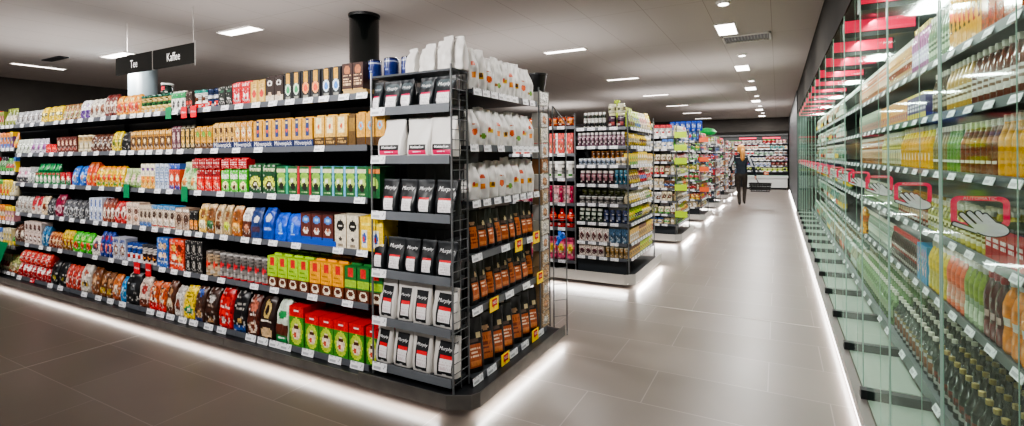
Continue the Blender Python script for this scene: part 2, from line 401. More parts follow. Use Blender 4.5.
part('frame', MB().box(-.64, -.62, 7.0, 7.42, 2.98, 2.999).box(-.09, -.07, 7.0, 7.42, 2.98, 2.999).box(-.64, -.07, 7.0, 7.02, 2.98, 2.999).box(-.64, -.07, 7.40, 7.42, 2.98, 2.999), M['lampframe'], t)
part('louvres', v, M['vent'], t)
part('duct', MB().box(-.62, -.09, 7.02, 7.40, 2.9975, 2.9985), M['dark'], t)
t = thing('ceiling_vent', 'dark slatted air vent in the ceiling near the slim light by the dark wall', 'vent', (-9.7, 3.5, 2.99))
part('louvres', MB().box(-9.95, -9.35, 3.3, 3.42, 2.985, 2.999), M['dark'], t)

for x, y, e in ((-4.5, 3.0, 13), (-8, 3.0, 17), (-3, 6.0, 15), (-2.5, 12.5, 22), (-5.5, .5, 13), (-9, .8, 16), (-1.2, 9, 13), (-1.2, 17, 20), (-9, 9, 30), (-2.2, 1.0, 9), (-6, 6, 22), (-6, 14, 26)): area(x, y, 2.3, 2.4, 1.6, e, (math.pi, 0, 0))  # added upward fill to brighten the ceiling, no fixtures here
# hanging sign
t = thing('hanging_sign', 'dark hanging sign reading Tee and Kaffee above the shelves', 'sign', (-5.95, 2.9, 2.52))
part('board', MB().box(-6.735, -5.945, 2.89, 2.905, 2.425, 2.628), M['sign'], t)
part('board', MB().box(-5.935, -5.17, 2.89, 2.905, 2.425, 2.628), M['sign'], t)
part('edge_bar', MB().box(-5.945, -5.935, 2.885, 2.91, 2.42, 2.633).box(-5.17, -5.166, 2.893, 2.902, 2.40, 2.65), M['rod'], t)
for x in (-6.5, -5.2): part('hanging_rod', MB().bar((x, 2.9, 2.63), (x, 2.9, 3.0), .004), M['rod'], t)
for s, x in (('Tee', -6.33), ('Kaffee', -5.54)): link('lettering', text_mesh(s, .125, m=M['letter']), t, (x + 5.95, -.013, 0)).scale = (.8, 1, 1)

# ================================================================ price tags and shelf fixtures
PT = {}
def tag_mesh(w, h, kind='white'):
    k = (w, h, kind)
    if k in PT: return PT[k]
    mb = MB(); nx, nz = 12, 6; GRAIN[0] = 0.
    B = {'white': 'f4f4f7', 'red': 'cf1c2a', 'green': '0f7d50'}[kind]; ink = {'white': 'b9bac0', 'red': 'f2d8d8', 'green': 'e8f2ea'}[kind]
    L = prep([('X', .06, .6, .1, .92, ink, 4), ('N', .68, .92, .2, .85, [B, ink, B])])
    for j in range(nz):
        for i in range(nx):
            c = paint(L, lin(B), (i + .5) / nx, (j + .5) / nz, False, i * 2, j * 2); x0, x1 = -w / 2 + w * i / nx, -w / 2 + w * (i + 1) / nx; z0, z1 = -h / 2 + h * j / nz, -h / 2 + h * (j + 1) / nz
            mb.quad([(x0, -.003 , z0), (x1, -.003, z0), (x1, -.003, z1), (x0, -.003, z1)], c)
    mb.box(-w / 2, w / 2, -.0025, 0, -h / 2, h / 2, lin(B)); PT[k] = mb.mesh('price_tag', M['card']); return PT[k]
def ptag(parent, face, a, plane, z, w=.068, h=.037, kind='white', tilt=-.12):
    o = link('price_tag', tag_mesh(w, h, kind)); W = Vector((0, 0, 0)); p = parent
    while p: W += p.location; p = p.parent
    if face == 'F': L = Vector((a, plane - .003, z))
    elif face == 'R': L = Vector((plane + .003, a, z))
    else: L = Vector((plane - .003, a, z))
    o.parent = parent; o.location = L - W; o.rotation_euler = (tilt, 0, FACE[face]); return o
def shelf(parent, face, a0, a1, plane, depth, z, tags=(), railh=.04, lip='rail', tw=.068, th=.037, kinds=None, tilt=-.12):
    """board whose price rail is centred at height z; goods stand at z + .016"""
    lo, hi = min(a0, a1), max(a0, a1); s = MB(); r = MB(); zt = z + .014
    if face == 'F': s.box(lo, hi, plane + .006, plane + depth, zt - .022, zt); r.box(lo, hi, plane - .001, plane + .006, z - railh / 2, z + railh / 2)
    elif face == 'R': s.box(plane - depth, plane - .006, lo, hi, zt - .022, zt); r.box(plane - .006, plane + .001, lo, hi, z - railh / 2, z + railh / 2)
    else: s.box(plane + .006, plane + depth, lo, hi, zt - .022, zt); r.box(plane - .001, plane + .006, lo, hi, z - railh / 2, z + railh / 2)
    sh = part('shelf', s, M['shelf'], parent); part('price_rail', r, M[lip], sh)
    for i, a in enumerate(tags): ptag(sh, face, a, plane, z, tw, th, (kinds or {}).get(i, 'white'), tilt)
    return sh

YF = 2.33
FZ = [1.848, 1.517, 1.181, .845, .508, .121]
FN = ['on top coffee shelf', 'on second coffee shelf', 'on third coffee shelf', 'on fourth coffee shelf', 'on fifth coffee shelf', 'on bottom coffee shelf']
# price tag columns (image x) on each shelf of the long unit
TAGU = [[23, 33, 43, 57, 64, 72, 81, 92, 104, 115, 124, 134, 141, 149, 158, 176, 208, 226, 240, 257, 274, 291, 309, 325, 345, 363],
        [20, 31, 42, 52, 62, 71, 85, 97, 113, 124, 132, 142, 150, 160, 170, 181, 199, 215, 237, 259, 320, 364],
        [23, 36, 47, 56, 64, 73, 89, 102, 119, 142, 158, 170, 198, 221, 249, 272, 295, 315, 360],
        [18, 30, 43, 52, 62, 72, 83, 96, 105, 115, 129, 143, 155, 167, 179, 188, 199, 210, 224, 234, 245, 257, 273, 296, 338, 362],
        [27, 41, 49, 60, 68, 80, 95, 111, 125, 162, 174, 187, 204, 221, 236, 254, 274, 312, 347],
        [7, 19, 32, 50, 60, 70, 84, 98, 110, 122, 140, 150, 160, 170, 182, 193, 208, 221, 235, 250, 262, 274, 285, 307, 334, 356]]
edges = [-7.75, -6.4, -5.03, -3.65, -2.285]
for b in range(4):
    x0, x1 = edges[b], edges[b + 1] - .004
    t = thing('shelving_unit', f'black steel shelving bay of tea and coffee, {ORD[3 - b]} bay from the wire corner rack', 'shelving unit', ((x0 + x1) / 2, 2.6, 0))
    for k, z in enumerate(FZ):
        us = [fx(u, YF) for u in TAGU[k]]
        tg = [a for a in us if x0 + .03 < a < x1 - .03]
        kd = {i: 'red' for i, a in enumerate(tg) if (k == 5 and fx(10, YF) < a < fx(50, YF) and i % 2)}
        shelf(t, 'F', x0, x1, YF, .5 if k else .45, z, tg, kinds=kd, tw=.094 if k != 5 else .115, th=.041 if k != 5 else .046, tilt=-.2)
    part('back_panel', MB().box(x0, x1, 2.86, 2.88, .11, 1.9), M['dark'], t)
    part('upright', MB().box(x0, x0 + .012, 2.82, 2.858, .11, 1.9), M['dark'], t)
    part('plinth', MB().box(x0, x1, 2.246, 2.9, .072, .096), M['dark'], t); part('plinth_rim', MB().box(x0, x1, 2.237, 2.245, .06, .116), M['plinth'], t)
    part('foot', MB().box(x0 + .1, x1 - .1, 2.5, 2.8, 0, .072), M['dark'], t)
# the seven-shelf bay at the far end
LZ = [1.851, 1.585, 1.308, 1.021, .729, .445, .137]
t = thing('shelving_unit', 'seven-shelf steel bay at the far end of the coffee shelving', 'shelving unit', (-8.9, 2.6, 0))
for k, z in enumerate(LZ): shelf(t, 'F', -10.0, -7.755, YF, .45, z, [-7.82 - .13 * i for i in range(5)], tw=.09)
part('back_panel', MB().box(-10, -7.755, 2.86, 2.88, .11, 1.9), M['dark'], t)
part('plinth', MB().box(-10, -7.755, 2.246, 2.9, .072, .096), M['dark'], t); part('plinth_rim', MB().box(-10, -7.755, 2.237, 2.245, .06, .116), M['plinth'], t)
part('foot', MB().box(-9.8, -7.9, 2.5, 2.8, 0, .072), M['dark'], t)

# wire corner rack: narrow shelves to the front (E), deep shelves to the aisle (R)
XR = -1.585
EZ = [1.735, 1.44, 1.10, .743, .45, .168]
RZ = [1.842, 1.505, 1.172, .853, .537, .128]
EX0, EX1 = -2.215, -1.635
t = thing('corner_rack', 'black wire corner rack of espresso bags at the end of the coffee aisle', 'display rack', (-1.9, 2.9, 0))
for k, z in enumerate(EZ):
    shelf(t, 'F', EX0, EX1, 2.30, .15, z, [EX0 + .05], railh=.05, lip='lip', tw=.115, th=.05, tilt=-.1)
RT = [[2.52, 2.62, 2.72, 2.82, 2.91, 3.0, 3.16, 3.27], [2.48, 2.63, 2.8, 3.0, 3.08, 3.16, 3.24, 3.32], [2.5, 2.62, 2.75, 2.88, 3.0, 3.11, 3.22, 3.33],
      [2.5, 2.85, 3.22], [2.5, 2.9, 3.15], [2.5, 2.66, 2.95, 3.12, 3.38]]
for k, z in enumerate(RZ):
    shelf(t, 'R', 2.475, 3.36 if k < 5 else 3.5, XR, .5, z, RT[k], railh=.042, tw=.085 if k < 3 else .11, th=.042, lip='rail' if k > 2 else 'rail')
part('top_shelf', MB().box(EX0, -1.74, 2.31, 2.6, 1.945, 1.957).box(-1.74, EX1 + .02, 2.31, 2.468, 1.945, 1.957), M['shelf'], t)
for x, y in ((EX1 + .012, 2.305), (EX1 + .012, 2.465), (-2.235, 2.315), (-1.60, 3.42)): part('post', MB().bar((x, y, .11), (x, y, 1.98), .0065, 8), M['wire'], t)
w = MB()
for i in range(32): z = .16 + i * .058; w.bar((EX1 + .012, 2.305, z), (EX1 + .012, 2.465, z), .0028, 5)
w.bar((EX1 + .012, 2.385, .12), (EX1 + .012, 2.385, 1.975), .003, 5)
part('side_mesh', w, M['wire'], t)
w = MB()
for i in range(14): z = .2 + i * .135; w.bar((EX0, 2.468, z), (EX1, 2.468, z), .003, 5)
for i in range(9): x = EX0 + .07 * i; w.bar((x, 2.472, .12), (x, 2.472, 1.94), .0025, 5)
part('rear_mesh', w, M['dark'], t)
part('divider_panel', MB().box(-2.12, -2.105, 2.5, 3.36, .11, 1.92), M['dark'], t)
w = MB()
for i in range(28): z = .2 + i * .065; w.bar((-1.60, 3.42, z), (-1.60, 3.60, z), .0028, 5)
w.bar((-1.60, 3.60, .11), (-1.60, 3.60, 1.9), .006, 6).bar((-1.60, 3.50, .11), (-1.60, 3.50, 2.0), .005, 6)
part('side_mesh', w, M['wire'], t)
pl = MB()
def prism(mb, pts, z0, z1):
    n = len(pts); a = len(mb.v); mb.v += [(x, y, z0) for x, y in pts] + [(x, y, z1) for x, y in pts]
    mb.f.append(tuple(a + n - 1 - i for i in range(n))); mb.f.append(tuple(a + n + i for i in range(n))); mb.c += [None, None]
    for i in range(n): j = (i + 1) % n; mb.f.append((a + i, a + j, a + n + j, a + n + i)); mb.c.append(None)
prism(pl, [(-2.285, 2.246), (-1.63, 2.246), (-1.51, 2.31), (-1.485, 2.36), (-1.485, 3.60), (-2.285, 3.60)], .072, .104)
part('plinth', pl, M['dark'], t)
pl = MB(); op = [(-2.285, 2.237), (-1.625, 2.237), (-1.50, 2.30), (-1.475, 2.355), (-1.475, 3.61)]; ip = [(-2.285, 2.245), (-1.628, 2.245), (-1.507, 2.306), (-1.483, 2.358), (-1.483, 3.61)]
for i in range(4): prism(pl, [op[i], op[i + 1], ip[i + 1], ip[i]], .055, .135)
part('plinth_rim', pl, M['plinth'], t)
part('foot', MB().box(-2.2, -1.75, 2.5, 3.4, 0, .072), M['dark'], t)
part('recess_panel', MB().box(-2.25, -1.64, 2.36, 2.38, .112, .15).box(-1.66, -1.64, 2.36, 3.4, .112, .13), M['dark'], t)
# hanging wire stand beyond the rack corner
t = thing('wire_stand', 'tall bent black wire stand at the far corner of the espresso rack', 'display stand', (-1.55, 3.82, 0))
w = MB().bar((-1.52, 3.76, 0), (-1.52, 3.76, 1.72), .006).bar((-1.52, 3.76, 1.72), (-1.60, 3.68, 1.86), .006).bar((-1.60, 3.68, 1.86), (-1.60, 3.68, 0), .006)
part('frame', w, M['wire'], t)
w = MB()
for i in range(13): w = MB().bar((-1.52, 3.76, .16 + i * .13), (-1.60, 3.68, .16 + i * .13), .0025, 5); part('rung', w, M['wire'], t)
for nm, pts in (('led_strip', None),):
    t = thing('plinth_light', 'white light strip glowing under the coffee shelving plinth', 'light strip', (-5, 2.26, .06))
    part('tube', MB().box(-10, -1.66, 2.25, 2.262, .062, .071), M['led'], t)
    t = thing('plinth_light', 'white light strip glowing under the espresso rack on the aisle side', 'light strip', (-1.5, 3, .06))
    part('tube', MB().box(-1.50, -1.488, 2.33, 3.58, .062, .071), M['led'], t)
area(-5.83, 2.240, .052, 8.3, .02, 20, (math.radians(-22), 0, 0), spread=2.3); area(-1.478, 2.96, .052, .02, 1.25, 5, (0, math.radians(-28), 0))

# ================================================================ refrigerator run
XG, XS = .425, .80
KZ = [1.97, 1.66, 1.335, .973, .61]
KF = .17
Y0, BP, NB = 1.11, .79, 16
def flat_hand(o, f, dy, col_m, grow):
    pass
def hand_mesh(grow, dy):
    mb = MB()
    def P(X, Y): return ((X - 250) / 275 * .125, dy, (242 - Y) / 275 * .125)
    def ell(cx, cy, rx, ry, a, n=20):
        pts = []
        for i in range(n):
            t = 2 * math.pi * i / n; u, v = (rx + grow) * math.cos(t), (ry + grow) * math.sin(t); pts.append(P(cx + u * math.cos(a) - v * math.sin(a), cy + u * math.sin(a) + v * math.cos(a)))
        mb.quad(pts)
    def cap(x0, y0, x1, y1, r):
        d = math.atan2(y1 - y0, x1 - x0); r += grow; pts = []
        for i in range(9): t = d + math.pi / 2 + math.pi * i / 8; pts.append(P(x0 + r * math.cos(t), y0 + r * math.sin(t)))
        for i in range(9): t = d - math.pi / 2 + math.pi * i / 8; pts.append(P(x1 + r * math.cos(t), y1 + r * math.sin(t)))
        mb.quad(pts)
    ell(300, 345, 82, 44, .12)
    cap(163, 262, 222, 330, 11); cap(200, 252, 255, 318, 12); cap(240, 250, 290, 318, 12); cap(274, 262, 325, 325, 11); cap(128, 322, 230, 362, 10)
    return mb
HA = hand_mesh(0, -.004).mesh('hand', M['hand']); HB = hand_mesh(7, -.002).mesh('outline', M['ink'])
fr = MB()
def rr(w, h, r, n=5):
    pts = []
    for cx, cz, a0 in ((w / 2 - r, h / 2 - r, 0), (-w / 2 + r, h / 2 - r, 90), (-w / 2 + r, -h / 2 + r, 180), (w / 2 - r, -h / 2 + r, 270)):
        for i in range(n + 1): a = math.radians(a0 + 90 * i / n); pts.append((cx + r * math.cos(a), cz + r * math.sin(a)))
    return pts
o_, i_ = rr(.127, .088, .02), rr(.098, .062, .01)
n = len(o_); fr.v += [(x, 0, z) for x, z in o_] + [(x, 0, z) for x, z in i_]
for i in range(n): j = (i + 1) % n; fr.f.append((i, j, n + j, n + i)); fr.c.append(None)
FRM = fr.mesh('sign_frame', M['pinktag']); AUTO = text_mesh('AUTOMATIC', .0125, m=M['whitetext'])
panel = MB()
for k in range(NB):
    y0 = Y0 + BP * k; y1 = y0 + BP
    t = thing('refrigerated_cabinet', f'glass-door drinks fridge bay along the aisle, {ORD[k] if k < 20 else str(k + 1) + "th"} bay from camera', 'fridge', (XG, (y0 + y1) / 2, 0))
    part('back_panel', MB().box(1.36, 1.38, y0, y1, .1, 2.42), M['iron'], t)
    part('canopy', MB().box(XG + .1, 1.38, y0, y1, 2.425, 2.438), M['dark'], t)
    for j, z in enumerate(KZ):
        shelf(t, 'L', y0, y1, XS, .54, z, [y0 + .14, y0 + .4, y0 + .66] if k < 12 else [y0 + .4], railh=.045, lip='flip', tw=.11, th=.044, tilt=-.35)
    part('bottle_tray', MB().box(.72, 1.34, y0, y1, .13, .15).box(.70, .72, y0, y1, .12, .20), M['flip'], t)
    for a in ((y0 + .2, y0 + .5) if k < 12 else (y0 + .4,)): ptag(t, 'L', a, .70, KF, .11, .05, 'white', -.5)
    part('floor_panel', MB().box(XG, .70, y0 + .03, y1 - .03, .08, .10), M['paleg'], t)
    part('cross_bar', MB().box(XG - .03, .74, y1 - .16, y1 - .11, .10, .15).box(XG - .03, .74, y1 - .11, y1 - .09, .10, .12), M['dark'], t)
    part('header_panel', MB().box(XG + .01, .845, y0 + .075, y0 + .085, 2.335, 2.42), M['pink'], t)
    part('header_bracket', MB().box(XG + .01, .86, y0 + .086, y0 + .20, 2.30, 2.42), M['dark'], t)
    part('kick_rail', MB().box(.37, XG - .008, y0, y1, .035, .10), M['metalbase'], t)
    part('canopy_lamp', MB().box(.90, .93, y0 + .03, y1 - .03, 2.27, 2.30), M['tube'], t)
    g = MB().quad([(XG, y0 + .012, .105), (XG, y1 - .012, .105), (XG, y1 - .012, 2.44), (XG, y0 + .012, 2.44)])
    d = part('glass_door', g, M['glass'], t)
    part('glass_edge', MB().box(XG - .002, XG + .002, y0 + .009, y0 + .012, .105, 2.44).box(XG - .002, XG + .002, y1 - .012, y1 - .009, .105, 2.44).box(XG + .005, XG + .007, y0 + .27, y0 + .272, .105, 2.44), M['edge'], d)
    s = link('door_sign', FRM, d, (.50 - XG, y1 - .045 - (y0 + y1) / 2, 1.285))
    s.location = Vector((.50, y1 - .045, 1.285)) - Vector((XG, (y0 + y1) / 2, 0))
    h = link('hand_symbol', HA, d); h.location = s.location
    h = link('hand_outline', HB, d); h.location = s.location
    if k < 6: h = link('lettering', AUTO, d); h.location = s.location + Vector((0, -.0015, .0375))
t = thing('plinth_light', 'white light strip running under the fridge kick rail', 'light strip', (.36, 10, .02))
part('tube', MB().box(.372, .40, 1.0, 22.8, .012, .034), M['led'], t)
area(.362, 11.3, .03, .02, 20.5, 26, (0, math.radians(35), 0))
for k in range(0, NB, 2):     # cabinet lighting, one tube per two bays
    y = Y0 + BP * (k + 1)
    area(.60, y, 2.40, .04, 1.5, 17, (0, math.radians(-30), 0), (.90, 1, .94))
pass

# ================================================================ goods on the long coffee and tea shelving
def FR(k, u0, u1, n, name, cat, kind, h, base, layers, desc, **kw):
    a0, a1 = fx(u0, YF + .02), fx(u1, YF + .02)
    kw.setdefault('res', .9 if u0 > 250 else .7 if u0 > 120 else .5)
    kw.setdefault('m', 'card' if kind in 'BK' else 'film')
    hk = [.87, .85, .93, .92, .95, .96][k]; h = round(h * hk, 3)
    dz = kw.pop('dz', 0); dz = dz * hk if dz > .05 else dz; wh = kw.pop('where', None) or FN[k]
    ln = kw.pop('lean_', 0)
    return row('F', a0, a1, YF, FZ[k] + .0155 + dz, n, name, cat, kind, h, base, layers, desc, wh, lean=ln, **kw)
W, K_, RD, GD = 'f0efec', '17171a', 'c8101c', 'c8963c'
# -- top shelf
FR(0, 16, 42, 5, 'tea_pouch', 'tea', 'P', .17, 'a8a9ac', [('N', .1, .9, .2, .8, ['8d8f93', 'd8d9da', '5a4a42', 'b9bbbd'])], 'silver grey striped tea pouch', d=.07)
FR(0, 42, 63, 3, 'snack_bag', 'snack bag', 'G', .19, 'e6c417', [('R', 0, 1, .35, .6, '2c2a1c'), ('E', .5, .5, .25, .15, 'f3e9a0')], 'yellow and black coffee bag', d=.08)
FR(0, 63, 82, 4, 'tea_pouch', 'tea', 'P', .19, '8a5a2c', [('N', .1, .9, .1, .9, ['6d8a3a', 'b9823e', 'd9b88a', '7c3a22'])], 'brown and green patterned pouch', d=.07)
FR(0, 82, 91, 2, 'coffee_bag', 'coffee', 'G', .21, 'e8e5ea', [('R', 0, 1, 0, .45, '5c2f86'), ('E', .5, .7, .25, .1, 'b79ac9')], 'white and purple coffee bag', d=.07)
FR(0, 91, 106, 3, 'coffee_bag', 'coffee', 'G', .21, 'e9e2d4', [('E', .5, .42, .36, .28, '7a4526'), ('R', .1, .9, .8, .95, 'c9c2b8')], 'white coffee bag with brown oval', d=.08)
FR(0, 106, 118, 3, 'coffee_bag', 'coffee', 'G', .24, '6a2420', [('E', .5, .42, .38, .3, 'd9c9b0'), ('E', .5, .36, .2, .14, '8a3a2c')], 'maroon coffee bag with cream oval', d=.08)
FR(0, 118, 141, 4, 'coffee_bag', 'coffee', 'G', .21, 'e8962a', [('E', .5, .4, .4, .26, 'c63a1c'), ('E', .5, .75, .3, .1, 'f4d78a'), ('R', 0, 1, 0, .1, 'f0b020')], 'orange coffee bag with red oval', d=.08)
FR(0, 141, 173, 6, 'instant_coffee_jar', 'coffee jar', 'T', .18, 'b08a4a', [('N', 0, 1, .1, .8, ['5c3a1c', 'c9a45a', '3d5a2c', 'd9c48a']), ('R', 0, 1, .4, .6, '2e5a34')], 'gold labelled jar with dark green lid', lid='0f4a38', m='gloss')
FR(0, 173, 187, 3, 'coffee_pack', 'coffee', 'K', .17, 'eeeae4', [('r', 0, 1, .68, 1, '0f8a4c'), ('E', .5, .35, .3, .2, '3a3a38')], 'white coffee brick with green top')
FR(0, 187, 194, 2, 'coffee_pack', 'coffee', 'K', .16, '2e2018', [('R', .1, .9, .3, .5, 'b03024')], 'small dark brown coffee brick')
FR(0, 194, 207, 2, 'instant_coffee_jar', 'coffee jar', 'T', .17, 'e9e4de', [('R', 0, 1, 0, .28, RD), ('E', .5, .5, .3, .14, '5c3a2a')], 'white instant coffee jar with teal lid', lid='0f7a6c', m='gloss')
FR(0, 207, 220, 2, 'instant_coffee_jar', 'coffee jar', 'T', .17, '24324e', [('E', .5, .22, .32, .14, 'd8402a'), ('E', .5, .22, .16, .07, 'f0e8e0'), ('R', 0, 1, .5, .66, 'd8dade')], 'navy instant coffee jar with red circle', lid='1c2a4a', m='gloss')
FR(0, 220, 234, 2, 'coffee_pack', 'coffee', 'K', .17, '1c1f1e', [('X', .2, .8, .2, .45, 'c9c9c0', 3), ('R', .2, .8, .72, .86, '2f6a4a')], 'black coffee brick with small green patch')
FR(0, 234, 252, 2, 'coffee_pack', 'coffee', 'K', .19, 'cf1424', [('R', .18, .82, .14, .72, 'efe6e0'), ('E', .5, .6, .26, .14, 'cf1424'), ('E', .5, .3, .16, .1, 'cf1424'), ('X', .2, .8, .8, .92, 'f2d8d8', 1)], 'red coffee brick with white heart panel')
FR(0, 252, 267, 2, 'coffee_pack', 'coffee', 'K', .185, 'c9a04e', [('R', .2, .8, .1, .85, 'e0c27a'), ('E', .5, .42, .26, .18, 'd23a34'), ('X', .25, .75, .68, .82, '8a5a24', 2)], 'gold coffee brick with red dot')
FR(0, 267, 285, 2, 'coffee_pack', 'coffee', 'K', .205, '2c1c17', [('E', .5, .75, .3, .12, 'e9e3dc'), ('E', .5, .75, .16, .06, '2c1c17'), ('R', 0, 1, 0, .24, 'd9cbb6'), ('E', .5, .3, .2, .1, 'c9a888')], 'dark brown coffee brick with white oval')
for nm, c1, c2, u0, u1 in (('green', '2f9a5c', 'cfe6cf', 285.5, 302), ('orange', 'e2502a', 'f3a060', 302.5, 322), ('blue', '3f7fd0', 'd9e6f4', 323, 342.5)):
    FR(0, u0, u1, 2, 'coffee_pack', 'coffee', 'K', .215, '17191f', [('R', .3, .7, .62, 1, 'd49b2a'), ('E', .5, .40, .36, .22, c2), ('E', .5, .38, .22, .13, c1), ('R', .2, .8, .06, .14, '8a8a80')], f'black and gold coffee brick with {nm} oval')
FR(0, 343.5, 365, 2, 'coffee_canister', 'coffee tin', 'B', .20, '3a2018', [('E', .5, .75, .3, .16, 'a8643c'), ('X', .12, .88, .14, .56, 'd9b48a', 4), ('R', 0, 1, 0, .06, 'caa25e')], 'dark brown coffee box in beige tray', dz=.03)
tr = part('tray', MB().box(fx(343, YF), fx(366, YF), YF + .008, YF + .16, FZ[0] + .0155, FZ[0] + .043), noisy(mat('cardboard', rough=.8), 9, .2, 'b9985e', 'c4a46c'), None)
tag(tr, 'low beige cardboard tray under the dark brown coffee boxes', 'tray')
FR(0, 160, 166.5, 1, 'instant_coffee_jar', 'coffee jar', 'T', .10, '2c3a34', [('E', .5, .5, .3, .25, 'd83a4a')], 'dark jar with white lid stacked above others', lid=W, m='gloss', dz=.185)
# -- second shelf
FR(1, 16, 31, 4, 'tea_bag_pouch', 'tea', 'P', .19, 'c9d0c4', [('N', .15, .85, .2, .7, ['7a8a6a', 'e0e4dc', '4a5a3c'])], 'pale green grey tea pouch', d=.07)
FR(1, 31, 47, 3, 'tea_bag_pouch', 'tea', 'P', .19, 'b6b2c0', [('E', .5, .4, .3, .2, '8a4a8a')], 'lavender tea pouch', d=.07)
FR(1, 47, 58, 2, 'cocoa_box', 'cocoa', 'B', .11, RD, [('R', .15, .85, .3, .7, 'e04a3c')], 'low bright red cocoa box', d=.1)
FR(1, 58, 78, 5, 'tea_box', 'tea', 'B', .19, '5c2820', [('E', .5, .6, .32, .16, 'c9a88a'), ('R', .1, .9, .15, .3, 'a03a24')], 'brown red tea box with cream oval', d=.12)
FR(1, 78, 92, 3, 'coffee_pad_tube', 'coffee pads', 'C', .20, 'd9c9a0', [('R', 0, 1, .48, .52, 'a89468'), ('X', .2, .8, .6, .9, '9a7c4c', 3)], 'cream coffee pad tube')
FR(1, 92, 113, 4, 'coffee_bag', 'coffee', 'G', .20, '5a3424', [('N', .1, .9, .3, .7, ['d9cfc0', '3a2218', 'a88a6a'])], 'crumpled brown and cream coffee bag', d=.09)
FR(1, 113, 122, 2, 'coffee_bag', 'coffee', 'G', .22, 'dcc21c', [('E', .5, .45, .3, .2, '5a6a1c')], 'yellow coffee bag with olive oval', d=.08)
FR(1, 122, 132, 1, 'coffee_bag', 'coffee', 'G', .21, '15161a', [('X', .3, .7, .5, .62, 'b0b0b0', 1)], 'plain black coffee bag', d=.09)
FR(1, 132, 173, 7, 'coffee_pack', 'coffee', 'K', .20, 'a8762c', [('R', .1, .9, .22, .72, '4a2a18'), ('E', .5, .5, .24, .12, 'e2c88a'), ('R', .1, .9, .84, .95, 'd8a84a')], 'gold brick with dark brown label')
FR(1, 173, 182, 2, 'coffee_pack', 'coffee', 'K', .22, '5c3440', [('E', .5, .6, .28, .2, 'c9b0a8'), ('R', .2, .8, .1, .25, 'a8867c')], 'plum coloured coffee brick')
FR(1, 182, 196, 3, 'coffee_pack', 'coffee', 'K', .22, '3a3324', [('R', .25, .75, .1, .9, 'd9a83c'), ('R', .35, .65, .45, .6, '2c2418')], 'dark brick with yellow centre stripe')
FR(1, 196, 214, 3, 'coffee_pack', 'coffee', 'K', .205, 'b8842c', [('E', .5, .68, .32, .14, '6aa23c'), ('R', 0, 1, 0, .3, '5a3a1c')], 'gold brick with green leaf')
FR(1, 214.5, 236, 4, 'coffee_pack', 'coffee', 'K', .20, 'd8a850', [('R', .3, .7, .2, .85, '4a2c1c'), ('E', .5, .5, .14, .12, 'd8a850')], 'gold brick with brown centre panel', dz=.022)
FR(1, 236, 254, 3, 'coffee_pack', 'coffee', 'K', .20, 'c98e3c', [('E', .5, .6, .34, .22, 'ecd8b0'), ('E', .5, .56, .12, .08, 'c8502a')], 'gold brick with cream oval', dz=.022)
FR(1, 254.5, 314, 6, 'coffee_pack', 'coffee', 'K', .205, 'cf9a42', [('R', .34, .66, .3, 1, '20366e'), ('E', .5, .55, .1, .08, 'e0502c'), ('R', .4, .6, .84, .9, 'e8d8a0')], 'gold coffee brick with navy ribbon', dz=.022)
FR(1, 315, 349, 3, 'coffee_pack', 'coffee', 'K', .235, 'd2a24a', [('R', 0, 1, 0, .3, '3d2a14'), ('X', .1, .9, .05, .26, 'b08a4a', 3), ('R', .18, .72, .42, .95, 'ecdcaa'), ('E', .45, .66, .1, .1, 'd25a24')], 'tall gold coffee brick with cream face')
FR(1, 349.5, 357, 1, 'coffee_pack', 'coffee', 'K', .23, '5a4018', [('R', .1, .9, .5, .9, '8a682a')], 'dark gold coffee brick')
FR(1, 357.5, 386, 3, 'coffee_pack', 'coffee', 'K', .24, 'c8923a', [('R', 0, 1, 0, .25, '4a3216'), ('E', .5, .62, .26, .14, '6ab0d8'), ('E', .5, .62, .1, .06, 'e06a2a')], 'gold coffee brick with light blue oval')
NV = mat('navy_card', '1e2f5c', .5)
for i in range(5):
    a0, a1 = fx(212.5 + i * 20.2, YF), fx(212.5 + (i + 1) * 20.2 - .5, YF)
    t = thing('display_tray', f'navy display tray with white lettering, {ORD[i]} from left under gold coffee bricks', 'tray', ((a0 + a1) / 2, YF + .05, FZ[1] + .015))
    b = .14; part('box', MB().box(a0, a1, YF + .004, YF + .008, FZ[1] + .0155, FZ[1] + .066).box(a0, a1, YF + .008, YF + .13, FZ[1] + .0155, FZ[1] + .02), NV, t)
    link('lettering', text_mesh('Mövenpick', (a1 - a0) * .2, m=M['whitetext']), t, (0, -.0475, .027))
# -- third shelf
FR(2, 16, 28, 2, 'tea_pouch', 'tea', 'P', .19, 'd8ccd2', [('R', 0, 1, .1, .4, '3a3c40'), ('E', .5, .65, .25, .12, 'b86a8a')], 'pink grey tea pouch', d=.07)
FR(2, 28, 36, 2, 'tea_pouch', 'tea', 'P', .20, '8e9492', [('E', .5, .4, .3, .2, 'dfe2de')], 'grey tea pouch with pale spot', d=.07)
FR(2, 36, 61, 6, 'tea_box', 'tea', 'B', .14, '1c7a44', [('E', .5, .42, .36, .26, 'e6e0d0'), ('R', .1, .9, .75, .9, 'a83028')], 'small green tea box with cream oval', d=.1)
FR(2, 38, 60, 4, 'tea_pouch', 'tea', 'P', .09, '136a3c', [('E', .5, .5, .3, .3, '2f9a54')], 'dark green tea pouch lying above boxes', d=.06, dz=.146)
FR(2, 61, 72, 2, 'tea_box', 'tea', 'B', .14, 'b8242c', [('R', 0, 1, 0, .4, '1f6a3c'), ('E', .5, .5, .26, .2, 'f0dcc8')], 'red and green tea box', d=.1)
FR(2, 72, 87, 2, 'coffee_bag', 'coffee', 'G', .21, '1c62c0', [('E', .5, .45, .34, .26, 'a8c8ec'), ('E', .5, .45, .2, .12, 'd85a4a')], 'bright blue bag with pale oval', d=.1)
